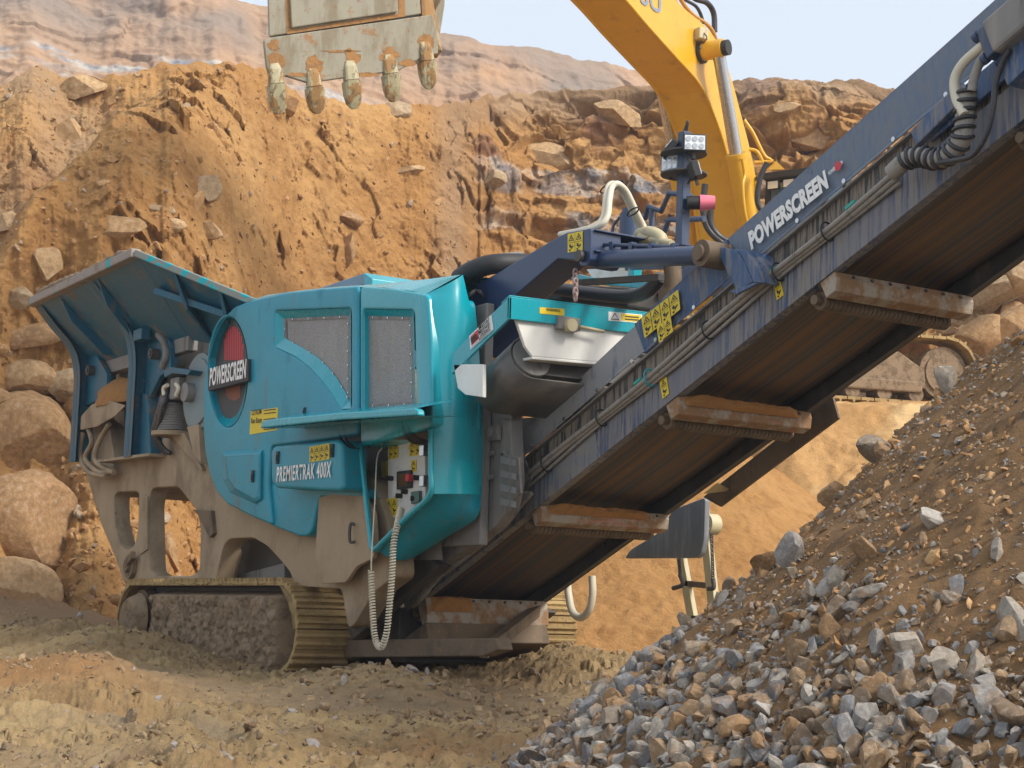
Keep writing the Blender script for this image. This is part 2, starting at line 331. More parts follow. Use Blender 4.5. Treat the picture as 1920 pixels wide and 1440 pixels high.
# ---------------------------------------------------------------- terrain materials
def terrain_mat(name, c0, c1, c2, extra=None, rough=.92, bs=1., bstr=.5):
    k = NT(name); n1 = k.noise(.55*bs, 6, .62); n2 = k.noise(3.1*bs, 7, .68); n3 = k.noise(14*bs, 6, .75)
    col = k.mix(k.step(n1, .36, .64), c0, c1); col = k.mix(k.math('MULTIPLY', k.step(n2, .46, .68), .75), col, c2)
    col = k.mix(k.math('MULTIPLY', k.step(n3, .52, .74), .55), col, tuple(a*.5 for a in c0)); col = k.mix(k.math('MULTIPLY', k.step(n3, .44, .24), .4), col, tuple(min(1, a*1.35) for a in c1))
    rg = rough
    if extra: r = extra(k, col, n2, n3); col = r[0]; rg = r[1] if len(r) > 1 else rough
    h = k.math('MULTIPLY_ADD', k.noise(9*bs, 8, .75), 1.4, k.math('MULTIPLY', k.noise(45*bs, 4, .7), .35))
    return k.done(col, rg, bump=h, bstr=bstr, bdist=.06/bs, spec=.25)
def ex_ground(k, col, n2, n3):
    w = k.attr('wet'); o = k.attr('orange'); col = k.mix(k.math('MULTIPLY', o, .8), col, (.30, .155, .06)); col = k.mix(k.math('MULTIPLY', w, .6), col, (.26, .19, .125))
    return col, k.math('MULTIPLY_ADD', w, -.42, .9)
def ex_bank(k, col, n2, n3):
    b = k.attr('band'); p = k.attr('purple'); g = k.attr('gray'); t = k.attr('crack'); cell = k.attr('cell')
    pale = k.mix(k.step(k.noise(1.7, 6, .7), .40, .60), (.19, .19, .21), (.50, .42, .33)); pale = k.mix(k.math('MULTIPLY', k.step(n2, .5, .62), .7), pale, (.40, .20, .07))
    col = k.mix(k.step(cell, .3, .8, 0, .4), col, (.30, .145, .055)); col = k.mix(k.math('MULTIPLY', p, .75), col, (.235, .12, .085)); col = k.mix(k.math('MULTIPLY', g, .7), col, (.27, .215, .165)); col = k.mix(b, col, pale)
    col = k.mix(k.math('MULTIPLY', t, .6), col, (.13, .07, .035)); return (col,)
M['ground'] = terrain_mat('churned_mud', (.30, .205, .10), (.43, .31, .155), (.21, .14, .07), ex_ground, bs=1.6, bstr=.8)
M['bank'] = terrain_mat('ochre_quarry_earth', (.38, .20, .068), (.47, .275, .108), (.29, .145, .05), ex_bank, bs=.55, bstr=.6)
M['sand'] = terrain_mat('fine_ochre_sand', (.37, .19, .062), (.42, .23, .085), (.30, .145, .048), bs=1.3, bstr=.7)
def ex_bench(k, col, n2, n3):
    return (k.mix(k.step(k.noise(.45, 4, .6), .47, .55), col, (.62, .42, .20)),)
M['bench'] = terrain_mat('packed_yellow_sand', (.44, .25, .095), (.52, .31, .13), (.34, .185, .07), ex_bench, bs=.7)
M['heap'] = terrain_mat('gravelly_brown_soil', (.235, .135, .06), (.29, .17, .08), (.15, .095, .055), bs=3.0, bstr=1.)
def ex_far(k, col, n2, n3):
    b = k.attr('band'); g = k.attr('gray'); col = k.mix(k.math('MULTIPLY', g, .85), col, (.25, .20, .165)); return (k.mix(b, col, k.mix(k.step(n2, .4, .6), (.22, .23, .26), (.50, .47, .42))),)
M['far'] = terrain_mat('far_quarry_wall_rock', (.42, .26, .15), (.46, .31, .20), (.33, .20, .13), ex_far, bs=.16, bstr=.5)
def rockmat(name, stops, bs=1.):
    k = NT(name); oi = k.n.new('ShaderNodeObjectInfo'); tc = k.n.new('ShaderNodeTexCoord')
    a = k.attr('tone'); r = k.math('FRACT', k.math('ADD', oi.outputs['Random'], a))
    rp = k.n.new('ShaderNodeValToRGB'); k.lk(r, rp.inputs[0]); rp.color_ramp.interpolation = 'CONSTANT'; e = rp.color_ramp.elements
    while len(e) < len(stops): e.new(.5)
    for q, (p, c) in zip(e, stops): q.position = p; q.color = (*c, 1)
    n = k.noise(13*bs, 6, .7); m = k.noise(60*bs, 5, .7)
    col = k.mix(k.math('MULTIPLY', k.step(n, .50, .66), .65), rp.outputs[0], (.27, .155, .065)); col = k.mix(k.math('MULTIPLY', k.step(m, .4, .7), .45), col, (.10, .085, .07), 'MIX')
    col = k.mix(k.math('MULTIPLY', k.step(m, .5, .3), .35), col, (.46, .43, .38))
    return k.done(col, .85, bump=k.math('ADD', n, k.math('MULTIPLY', m, .5)), bstr=.45, bdist=.012/bs, spec=.3)
M['stone'] = rockmat('crushed_stone', [(0, (.20, .20, .205)), (.12, (.28, .25, .21)), (.24, (.27, .18, .10)), (.38, (.25, .235, .22)), (.50, (.33, .29, .24)), (.58, (.27, .16, .075)), (.70, (.20, .14, .09)), (.82, (.37, .345, .31)), (.86, (.22, .175, .13)), (.95, (.11, .105, .11))])
M['boulder'] = rockmat('sandstone_boulder', [(0, (.42, .25, .11)), (.3, (.46, .30, .15)), (.6, (.36, .21, .095)), (.85, (.40, .29, .17))], .22)
M['clod'] = rockmat('earth_clod', [(0, (.40, .215, .08)), (.3, (.46, .265, .11)), (.6, (.33, .175, .07)), (.85, (.36, .27, .18))], .5)
M['mudclod'] = rockmat('mud_clod', [(0, (.25, .17, .09)), (.35, (.32, .225, .12)), (.7, (.20, .14, .08)), (.95, (.30, .27, .25))], .7)
# ---------------------------------------------------------------- ground
def toRD(x, y): dx = x-CAM[0]; dy = y-CAM[1]; return dx*RI2[0]+dy*RI2[1], dx*FW2[0]+dy*FW2[1]
RUT = [(-3.6, 10.2), (-2.7, 10.35), (-2.05, 10.15), (-1.6, 9.6), (-1.35, 8.9)]
WETP = [(-2.0, .9, 12.0, .5), (-1.1, .8, 11.3, .35), (-3.1, .7, 12.9, .5), (.45, .5, 9.6, .25), (-1.9, .6, 9.9, .25)]
def gz(x, y, fine=True):
    r, d = toRD(x, y); z = np.interp(d, [0, 3, 6, 9, 11, 13.2, 16, 20, 30, 60], [-1.15, -.95, -.62, -.30, -.14, -.02, .03, .1, .15, .3])
    sm = lambda a, lo, hi: np.clip((a-lo)/(hi-lo), 0, 1)**2*(3-2*np.clip((a-lo)/(hi-lo), 0, 1))
    z = z+.24*np.exp(-((y+.55)/.75)**2)*sm(x, -8, -3.6)*sm(-x, .3, 2.6)                     # mud berm beside the track
    z = z+.55*sm(-x, 4.2, 8)*sm(-y, -2.5, .5)
    m1 = U(90, 1265, d=11.5); z = z+.22*np.exp(-(((x-m1[0])/.9)**2+((y-m1[1])/.8)**2))
    m2 = U(745, 1275, d=11.9); z = z+.15*np.exp(-(((x-m2[0])/.55)**2+((y-m2[1])/.55)**2)); m3 = U(1090, 1275, d=13.4); z = z+.2*np.exp(-(((x-m3[0])/.7)**2+((y-m3[1])/.6)**2))
    P = np.stack([x, y, z*0], -1); wet = np.clip(sm(fbm(P+3.3, (.42, .42, 1), 3), .02, .34)+sum(np.exp(-(((r-a_)/b_)**2+((d-c_)/e_)**2)) for a_, b_, c_, e_ in WETP), 0, 1)
    rut = np.sin((y*1.0+x*.25+.5*fbm(P, .5, 2))*3.1); amp = 1-.75*wet
    for (r0, d0), (r1, d1) in zip(RUT[:-1], RUT[1:]):
        vx, vy = r1-r0, d1-d0; t = np.clip(((r-r0)*vx+(d-d0)*vy)/(vx*vx+vy*vy), 0, 1); q = np.hypot(r-r0-t*vx, d-d0-t*vy); z = z-.07*np.exp(-(q/.13)**2)+.035*np.exp(-((q-.25)/.09)**2)
    z = z+.07*fbm(P, .55, 3)+.045*rut*sm(d, 5, 9)*(d < 14)*amp*.6
    if fine:
        z = z+amp*(.12*fbm(P+9, 1.9, 5, gain=.6)+.065*np.clip(fbm(P+5, 4.5, 4, True), 0, 1)+.035*fbm(P, 12, 3, gain=.65))
        b, e = blocks(P+2+.15*fbm(P, 6, 2)[..., None], 6.5); z = z+amp*.04*np.clip(b, -.6, .8)*sm(fbm(P+31, 1.1, 2), -.15, .25)
    return z, wet
az = np.concatenate([np.linspace(-75, -19, 60, endpoint=False), np.linspace(-19, 19, 1000, endpoint=False), np.linspace(19, 75, 60)])
dd = np.concatenate([np.geomspace(.8, 6, 60, endpoint=False), np.geomspace(6, 22, 560, endpoint=False), np.geomspace(22, 45, 60, endpoint=False), np.geomspace(45, 700, 25)])
A_, D_ = np.meshgrid(np.radians(az), dd); rr_ = D_*np.sin(A_); dl_ = D_*np.cos(A_)
X_ = CAM[0]+rr_*RI2[0]+dl_*FW2[0]; Y_ = CAM[1]+rr_*RI2[1]+dl_*FW2[1]; Z_, wet_ = gz(X_, Y_)
pp = np.stack([X_, Y_, Z_*0], -1); m1 = U(90, 1265, d=11.5)
orange = np.clip(fbm(pp+50, .5, 4)*2.2, 0, 1)*.7+np.exp(-(((X_-m1[0])/1.0)**2+((Y_-m1[1])/.9)**2))+np.clip((-X_-4)/3, 0, 1)
gridmesh('ground', np.stack([X_, Y_, Z_], -1), M['ground'], {'wet': wet_, 'orange': np.clip(orange, 0, 1)}, kind='structure')
# ---------------------------------------------------------------- quarry bank and cliff behind the machines
KB = np.array([  # px, base depth, base z, top depth, silhouette y
 (-700, 17, .3, 25, 190), (-300, 18, .3, 26, 160), (0, 19.5, .3, 27, 158), (60, 19.7, .3, 27.3, 128), (150, 20, .3, 27.6, 150), (230, 20.6, .25, 27.6, 140), (310, 21, .2, 28, 118), (430, 23, .2, 28.5, 120), (500, 25, .2, 29.5, 126),
 (560, 27, .2, 31, 178), (650, 28.5, .2, 32.5, 190), (760, 30, .2, 34, 200), (860, 31, .2, 35, 192), (920, 32.5, .2, 36, 180), (1000, 33.5, .2, 37, 168), (1100, 34, .2, 37, 163), (1230, 34, .2, 37.3, 156), (1400, 34, .2, 37.5, 152),
 (1460, 34, .2, 37.5, 148), (1530, 34, .2, 37.5, 155), (1620, 34, .2, 37.5, 152), (1690, 34, .2, 37.5, 166), (2000, 33, .2, 37, 180), (2700, 28, .2, 34, 200)])
def wallgrid(K, px, nt, back=14, prof=None):
    cols = [np.interp(px, K[:, 0], K[:, i]) for i in range(1, 5)]; t = np.linspace(0, 1, nt)[:, None]; n = len(px)
    top = np.zeros((n, 3)); hd = np.zeros((n, 2))
    for i in range(n):
        v = ray(px[i], cols[3][i]); top[i] = CAM+v*(cols[2][i]/np.dot(v[:2], FW2)); h = ray(px[i], 1100)[:2]; hd[i] = h/np.dot(h, FW2)
    base = CAM[:2]+hd*cols[0][:, None]; s = (prof(t, px) if prof else t)
    XY = base[None]+(top[None, :, :2]-base[None])*s[..., None]; Zz = cols[1][None]+(top[None, :, 2]-cols[1][None])*t
    G = np.concatenate([XY, Zz[..., None]], -1)
    nb = 10; q = (np.arange(1, nb+1)/nb)[:, None, None]; hh = np.concatenate([hd, np.zeros((n, 1))], 1)[None]
    Bk = top[None]+hh*back*q+np.array([0, 0, -.25])*q*back*.2; return G, Bk, hd, t
pxs = np.concatenate([np.linspace(-700, -30, 60, endpoint=False), np.linspace(-30, 1950, 1000, endpoint=False), np.linspace(1950, 2700, 50)])
sstep = lambda a, lo, hi: np.clip((a-lo)/(hi-lo), 0, 1)**2*(3-2*np.clip((a-lo)/(hi-lo), 0, 1))
rk = sstep(pxs, 840, 960)                                      # 1 where the rock face starts
def prof(t, px):
    a = t**1.0; c = .55*t+.45*sstep(t, .0, 1); g = np.where(px[None] > 900, t*.9+.1*t**3, a); return g
G, Bk, hd, t_ = wallgrid(KB, pxs, 640, prof=prof)
nrm = -np.concatenate([hd, np.full((len(hd), 1), -.35)], 1); nrm /= np.linalg.norm(nrm, axis=1)[:, None]; nrm = nrm[None]
P = G.copy(); fade = sstep(1-t_, 0, .05)+.12; RK = sstep(pxs[None]+70*fbm(P*np.array([.3, .3, .5]), 1, 3), 850, 960)*np.ones_like(t_)
low = 1.0*fbm(P, .16, 3)+.5*fbm(P+7, .45, 4); b1, e1 = blocks(P+fbm(P+70, .8, 3)[..., None]*.5, (.62, .62, .95)); b2, e2 = blocks(P*1.0+11+fbm(P+80, 2.2, 3)[..., None]*.25, (1.7, 1.7, 2.4))
# rills running down the earth bank
along = (pxs[None]/3191*28)*np.ones_like(t_); rill = fbm(np.stack([along, P[..., 2]*.12, P[..., 2]*0], -1), 1.3, 5)
strat = fbm(np.stack([along*.16, P[..., 2]*1.25+.1*along, 0*along], -1), 1, 4, True)
earth = .40*rill+.55*low+.19*fbm(P, 1.6, 6, gain=.58)+.24*b2*sstep(fbm(P+44, .5, 2), .0, .4)+.22*np.clip(b1, -.4, .9)*sstep(fbm(P+20, .35, 2), .02, .35)
rock = .5*low+.42*b1*sstep(e1, 0, .15)+.16*b2+.22*strat+.09*fbm(P, 2.4, 6, gain=.62)+.45*(-sstep(fbm(np.stack([along*.35, P[..., 2]*1.1, 0*along], -1), 1, 3), .12, .34))
lump = .05*fbm(P+2, 7, 4, gain=.7)+.02*np.clip(fbm(P+2, 3.6, 3, True), 0, 1)+.055*np.clip(blocks(P+5, 3.6)[0], -.3, .8)*sstep(fbm(P+60, .7, 2), -.1, .3)
disp = (earth*(1-RK)+rock*RK)+lump
# ridge lobe on the left: the front lobe's crest runs from (330,150) down to (0,520)
pyv = np.interp(t_[:, 0], [0, 1], [1150, 140])[:, None]; crest = 560-1.28*pxs[None]; lob = (pyv-crest)
disp = disp+1.5*sstep(lob, -40, 110)*sstep(-pxs[None], -520, -300)*sstep(t_, .3, .6)*sstep(1-t_, .03, .3)-.45*np.exp(-(((pxs[None]+60*fbm(P*np.array([.1, .1, .6]), 1, 3)-890)/70)**2))*sstep(1-t_, .05, .5)
disp = disp-1.3*sstep(-(P[..., 2]), -6.5, -1.5)*sstep(-np.abs(pxs[None]-75), -120, -20)*.5
G = G+nrm*(disp*fade)[..., None]; G[..., 2] += (.30*fbm(P+3, 2.2, 4)*sstep(t_, .9, 1)*.6)
zt = P[..., 2]+.12*fbm(P, .6, 3)+.10*b2
w1 = fbm(np.stack([along*.5, 0*along, 0*along], -1), 1, 3)
def zpx(py, D=36): v = ray(1150, py); return CAM[2]+v[2]*D/np.dot(v[:2], FW2)
blk = sstep(fbm(P+61, (.7, .7, .2), 2), -.30, -.1)
band = (sstep(zt, zpx(370)-.05, zpx(370)+.04)*sstep(-zt, -zpx(314)-.05, -zpx(314)+.04)+.9*sstep(zt, zpx(444)-.04, zpx(444)+.04)*sstep(-zt, -zpx(408)-.04, -zpx(408)+.04)*sstep(w1, -.3, 0))*sstep(pxs[None], 880, 925)*blk*(.7+.3*sstep(b1, -.2, .5))
purple = sstep(fbm(P+90, .5, 3), .12, .4)*RK*sstep(zt, zpx(420), zpx(300)); gray = sstep(t_, .90, .985)*.8*RK+.7*sstep(lob, 40, -60)*sstep(-pxs[None], -400, -250)*sstep(fbm(P+12, .4, 3), -.3, .3)+.6*sstep(-np.abs(pxs[None]-850), -60, 0)
crack = sstep(-e1, -.05, -.005)*RK*.8+sstep(-e2, -.05, 0)*.4*RK
FULL = np.concatenate([G, Bk+(G[-1]-Bk[0])[None]*0], 0); ext = lambda a: np.concatenate([a*np.ones_like(along), np.zeros((10, len(pxs)))], 0)
gridmesh('cliff', FULL, M['bank'], {'band': ext(band), 'purple': ext(purple), 'gray': ext(gray), 'crack': ext(crack), 'cell': ext(b1*.5+.5)*.6}, kind='structure')
def bvh(Gd, st=3):
    g = Gd[::st, ::st]; ny, nx = g.shape[:2]; v = g.reshape(-1, 3).tolist(); f = [(r*nx+c, r*nx+c+1, (r+1)*nx+c+1, (r+1)*nx+c) for r in range(ny-1) for c in range(nx-1)]
    return BVHTree.FromPolygons(v, f)
T_bank = bvh(G)
def cast(T, px, py):
    v = ray(px, py); h = T.ray_cast(Vector(CAM), Vector(v).normalized()); return (np.array(h[0]), np.array(h[1])) if h[0] is not None else (None, None)
# ---------------------------------------------------------------- far quarry wall
KF = np.array([(-900, 80, 4, 105, -120), (-200, 84, 4, 108, -90), (0, 85, 4, 108, -60), (250, 86, 4, 110, -38), (400, 87, 4, 110, -15), (480, 88, 4, 112, 5), (560, 90, 4, 112, 28), (700, 92, 4, 115, 48), (830, 94, 4, 118, 64), (900, 95, 4, 118, 80), (1000, 96, 4, 120, 90), (1100, 98, 4, 122, 112), (1200, 100, 4, 124, 132), (1400, 104, 4, 128, 160), (1700, 108, 4, 130, 200), (2600, 110, 4, 130, 240)])
pxf = np.linspace(-900, 2600, 900); Gf, Bf, hf, tf = wallgrid(KF, pxf, 420, back=60)
Pf = Gf.copy(); af = pxf[None]/3191*95*np.ones_like(tf); st1 = fbm(np.stack([af*.03, Pf[..., 2]*.55+.06*af, 0*af], -1), 1, 4, True); bf, ef = blocks(Pf, (.16, .16, .3))
df = 1.2*fbm(Pf, .05, 4)+.45*st1+.35*bf+.8*fbm(Pf, .35, 5, gain=.62)+.9*fbm(np.stack([af*.3, Pf[..., 2]*.03, 0*af], -1), 1, 4)
nf_ = -np.concatenate([hf, np.full((len(hf), 1), -.3)], 1)[None]; Gf = Gf+nf_*(df*(sstep(1-tf, 0, .06)+.15))[..., None]; Gf[..., 2] += .55*fbm(Pf, .5, 4)*sstep(tf, .9, 1)
zz = Pf[..., 2]-(-.0)+.055*af; tz = lambda px, py: (lambda v: CAM[2]+v[2]*100/np.dot(v[:2], FW2)+.055*px/3191*95)(ray(px, py))
bd = np.zeros_like(zz); nb_ = fbm(np.stack([af*.25, zz*1.3, 0*af], -1), 1, 4)
for px_, py_, th in ((100, 75, .55), (60, 100, .5), (300, 92, .55), (150, 62, .35), (800, 158, .45)): bd = np.maximum(bd, np.exp(-((zz-tz(px_, py_))/th)**2))
bd = bd*sstep(nb_, -.15, .2); gf = sstep(tf, .80, .93)*.9*sstep(fbm(Pf, .15, 3), -.4, .1)+.3*sstep(fbm(Pf+5, .1, 3), -.1, .3)
ef_ = lambda a: np.concatenate([a*np.ones_like(af), np.zeros((10, len(pxf)))], 0)
gridmesh('far_cliff', np.concatenate([Gf, Bf], 0), M['far'], {'band': ef_(bd), 'gray': ef_(gf)}, kind='structure')
# ---------------------------------------------------------------- bench for the digger, fines pile
BX = np.linspace(1.0, 17, 420); BD = np.linspace(16, 34.5, 380); bx, bdp = np.meshgrid(BX, BD)
bw = np.stack([CAM[0]+bx*RI2[0]+bdp*FW2[0], CAM[1]+bx*RI2[1]+bdp*FW2[1]], -1); PB = np.concatenate([bw, np.zeros_like(bw[..., :1])], -1)
edge = 24.6+.8*fbm(PB, .35, 3)-1.2*sstep(bx, 5, 9)+3.0*sstep(-bx, -4.0, -2.4); hz_ = np.interp(bdp-edge, [-6.5, -5, -2.2, -.2, .6, 4, 10], [-.6, .5, 2.35, 3.62, 3.8, 4.1, 4.3])
hz_ = hz_+.28*fbm(PB, .9, 5, gain=.6)*sstep(edge-bdp, -.6, 1)+.06*blocks(PB, 1.3)[0]*sstep(edge-bdp, -.4, .5)+.05*fbm(PB, 5, 4)
gridmesh('terrace', np.concatenate([bw, hz_[..., None]], -1), M['bench'], kind='structure')
c1 = RD(1.95, 21.2); q = np.linspace(-1, 1, 420); sx, sy = np.meshgrid(q*5.2, q*5.2); PS = np.stack([c1[0]+sx, c1[1]+sy, 0*sx], -1); rs = np.hypot(sx, sy*1.0)
hs = 3.35-np.sqrt((rs*.70)**2+.12)+.10*fbm(PS, .8, 5, gain=.6)+.022*fbm(PS, 9, 4, gain=.75)+.03*np.clip(blocks(PS, 7)[0], 0, 1)
PS[..., 2] = np.maximum(hs, -.25); gridmesh('sand_pile', PS, M['sand'], kind='structure')
# ---------------------------------------------------------------- gravel heap under the conveyor head
HP = np.array([9.0, 1.35]); HH, HM = 3.88, .915
def hpz(x, y):
    r = np.hypot(x-HP[0], y-HP[1]); P = np.stack([x, y, 0*x], -1)
    z = HH-np.sqrt((r*HM)**2+.25)+.10*fbm(P, .8, 3)+.05*fbm(P+4, 2.2, 4)
    toe = -.45+.0*r; return np.maximum(z, toe-.0*r)
hx = np.linspace(3.2, 12.6, 620); hy = np.linspace(-4.6, 7.4, 620); hx, hy = np.meshgrid(hx, hy)
hzv = hpz(hx, hy); PH = np.stack([hx, hy, 0*hx], -1); bh = blocks(PH, 9)[0]
zh = hzv+.02*fbm(PH, 7, 4, gain=.7)+.02*np.clip(bh, 0, 1); ring = np.hypot(hx-HP[0], hy-HP[1]); zh = np.where(hzv <= -.44, -1.4, zh)
gridmesh('gravel_heap', np.stack([hx, hy, zh], -1), M['heap'], kind='structure')
# ---------------------------------------------------------------- stones
def ico(sub):
    bm = bmesh.new(); bmesh.ops.create_icosphere(bm, subdivisions=sub, radius=1); bm.verts.ensure_lookup_table()
    v = np.array([q.co[:] for q in bm.verts]); f = np.array([[a.index for a in p.verts] for p in bm.faces]); bm.free(); return v, f
ICO = {i: ico(i) for i in (1, 2, 3, 5)}
def rockshape(sub, cuts=9, depth=(.45, .85), rough=.06, flat=.5, nz=0):
    v, f = ICO[sub]; v = v.copy()
    for _ in range(cuts):
        n = rng.normal(size=3); n /= np.linalg.norm(n); d = rng.uniform(*depth); h = v@n; v = v-np.outer(np.maximum(h-d, 0), n)
    v = v*np.array([1, rng.uniform(.55, .95), flat*rng.uniform(.6, 1.1)])+rng.normal(size=v.shape)*rough*(.3 if sub > 1 else 1)
    if nz: v = v*(1+nz*fbm(v+rng.uniform(0, 50, 3), 2.2, 5, gain=.6))[:, None]
    return v, f
def rotm(k):
    q = rng.normal(size=(k, 4)); q /= np.linalg.norm(q, axis=1)[:, None]; w, x, y, z = q.T
    return np.stack([1-2*(y*y+z*z), 2*(x*y-z*w), 2*(x*z+y*w), 2*(x*y+z*w), 1-2*(x*x+z*z), 2*(y*z-x*w), 2*(x*z-y*w), 2*(y*z+x*w), 1-2*(x*x+y*y)], 1).reshape(k, 3, 3)
def stonemesh(name, pos, size, mat, sub=1, nvar=24, tilt=1., flat=.46, normals=None, **kw):
    sh = [rockshape(sub, flat=flat) for _ in range(nvar)]; f0 = sh[0][1]; k = len(pos); V = np.stack([s[0] for s in sh])[rng.integers(0, nvar, k)]
    Rm = rotm(k); V = np.einsum('kij,kvj->kvi', Rm, V)*size[:, None, None]+pos[:, None, :]; nv = V.shape[1]
    Fc = (f0[None]+np.arange(k)[:, None, None]*nv).reshape(-1); me = bpy.data.meshes.new(name); me.vertices.add(k*nv); me.vertices.foreach_set('co', V.reshape(-1).astype(np.float32))
    nf = len(Fc)//3; me.loops.add(nf*3); me.loops.foreach_set('vertex_index', Fc); me.polygons.add(nf); me.polygons.foreach_set('loop_start', np.arange(nf)*3); me.polygons.foreach_set('use_smooth', np.zeros(nf, bool)); me.update(); me.validate()
    at = me.attributes.new('tone', 'FLOAT', 'POINT'); at.data.foreach_set('value', np.repeat(rng.random(k), nv).astype(np.float32))
    me.materials.append(mat); return link(bpy.data.objects.new(name, me), kind='stuff', **kw)
def topx(Pw):
    d = Pw-CAM; z = d@CF; return 960+F*(d@CR)/z, 720-F*(d@CU)/z, z
# heap stones: candidates over the side that faces the lens
N = 230000; a = rng.uniform(0, 2*math.pi, N); r = 5.4*np.sqrt(rng.random(N)); cx, cy = HP[0]+r*np.cos(a), HP[1]+r*np.sin(a); cz = hpz(cx, cy); g_, _ = gz(cx, cy, False)
on = cz > g_-.02; cz = np.where(on, cz, g_); Pc = np.stack([cx, cy, cz], 1); qx, qy, qz = topx(Pc)
fr_ = (qz > 1.5) & (qx > 850) & (qx < 2050) & (qy < 1560); side_ = ((cx-HP[0])*(CAM[0]-HP[0])+(cy-HP[1])*(CAM[1]-HP[1]) > -1.5*r) | (cx < HP[0]); vis = fr_ | (side_ & (rng.random(N) < .38)); relh = qy-(1290+(qx-1190)*-.5*1.0)     # lower part is stonier
stony = 1-sstep(cz+.35*fbm(np.stack([cx, cy, 0*cx], 1), .9, 3), .08, .80); rimd = r-4.8
toe = sstep(-(rimd), -.55, 0.1); keep = rng.random(N) < np.where(on, .36+.64*stony, .75*toe); keep &= vis
Pc = Pc[keep]; st_ = stony[keep]; qz = qz[keep]; k = len(Pc)
size = np.exp(rng.normal(np.log(.0195), .52, k))*(.42+.66*st_); size = np.clip(size, .006, .072); big = rng.random(k) < .006; size = np.where(big & (st_ < .5), rng.uniform(.05, .10, k), size)
Pc[:, 2] += size*.35
scr = size/qz; order = np.argsort(-scr); qx2, qy2, _ = topx(Pc); infr = (qx2 > 10) & (qx2 < 1910) & (qy2 > 0) & (qy2 < 1430); order = [i for i in order if infr[i]]; top = np.array(order[:300]); rest = np.ones(k, bool); rest[top] = False
STL = [('stone', 'one of the many gray and rust brown crushed stones lying loose on the gravel heap')]
shapes = []
for i in range(14):
    v, f = rockshape(3, 12, (.38, .8), .012, .62, .05); me = bpy.data.meshes.new('stone'); me.from_pydata(v.tolist(), [], f.tolist()); me.materials.append(M['stone'])
    for p in me.polygons: p.use_smooth = True
    me.set_sharp_from_angle(angle=R_(24)); shapes.append(me)
for j, i in enumerate(top):
    o = bpy.data.objects.new('stone', shapes[j % 14]); o.location = Pc[i].tolist(); o.rotation_euler = (rng.uniform(0, 6.3), rng.uniform(0, 6.3), rng.uniform(0, 6.3)); s = float(size[i])*1.12; o.scale = (s, s, s)
    COL.objects.link(o); o['label'] = STL[0][1]; o['category'] = 'stone'; o['group'] = 'crushed stones on the gravel heap'
sel = rest & (size > .030); stonemesh('crushed_stone', Pc[sel], size[sel], M['stone'], 2, 30)
sel = rest & (size <= .030); stonemesh('fine_gravel', Pc[sel], size[sel], M['stone'], 1, 24)
N = 70000; a = rng.uniform(0, 2*math.pi, N); r = 4.9*np.sqrt(rng.random(N)); cx, cy = HP[0]+r*np.cos(a), HP[1]+r*np.sin(a); Pc2 = np.stack([cx, cy, hpz(cx, cy)], 1); qx, qy, qz = topx(Pc2); m = ((qz > 2) & (qx > 900) & (qx < 2000) & (qy < 1500)) | (rng.random(N) < .3)
Pc2 = Pc2[m]; stonemesh('soil_crumbs', Pc2, np.exp(rng.normal(np.log(.0095), .6, len(Pc2))), M['clod'], 1, 16)
# clods and pebbles on the ground
N = 17000; qd = rng.uniform(6.5, 19, N)**1.0; qp = rng.uniform(-60, 1500, N); qr = (qp-960)/3191*qd; cx = CAM[0]+qr*RI2[0]+qd*FW2[0]; cy = CAM[1]+qr*RI2[1]+qd*FW2[1]; cz, wt = gz(cx, cy)
m = rng.random(N) < (.9-.75*wt)*sstep(fbm(np.stack([cx, cy, 0*cx], 1)+8, .9, 3), -.35, .25); Pg = np.stack([cx, cy, cz], 1)[m]; stonemesh('mud_clods', Pg, np.clip(np.exp(rng.normal(np.log(.016), .6, len(Pg))), .004, .09), M['mudclod'], 2, 24)
c0 = U(745, 1270, d=11.9); Nn = 150; Pn = np.stack([c0[0]+rng.normal(0, .45, Nn), c0[1]+rng.normal(0, .4, Nn)], 1); zn, _ = gz(Pn[:, 0], Pn[:, 1]); stonemesh('spilled_stones', np.column_stack([Pn, zn+.01]), np.clip(np.exp(rng.normal(np.log(.03), .4, Nn)), .01, .06), M['mudclod'], 2, 20)
c0 = U(1040, 1350, d=10.3); Nn = 260; Pn = np.stack([c0[0]+rng.normal(0, .55, Nn), c0[1]+rng.normal(0, .4, Nn)], 1); zn, _ = gz(Pn[:, 0], Pn[:, 1]); stonemesh('scattered_stones', np.column_stack([Pn, zn+.01]), np.clip(np.exp(rng.normal(np.log(.03), .4, Nn)), .01, .07), M['mudclod'], 2, 20)
# clods on the bank
sel = rng.integers(0, G.shape[0]*G.shape[1], 9000); Pk = G.reshape(-1, 3)[sel]; kp = (rng.random(9000) < np.where(RK.reshape(-1)[sel] > .5, .12, .8)); Pk = Pk[kp]
stonemesh('bank_rubble', Pk, np.clip(np.exp(rng.normal(np.log(.03), .6, len(Pk))), .015, .22), M['clod'], 2, 24)
sel = rng.integers(0, 150*G.shape[1], 1800); Pk = G[:150].reshape(-1, 3)[sel]; stonemesh('foot_rubble', Pk, np.clip(np.exp(rng.normal(np.log(.05), .55, len(Pk))), .02, .28), M['clod'], 2, 24)
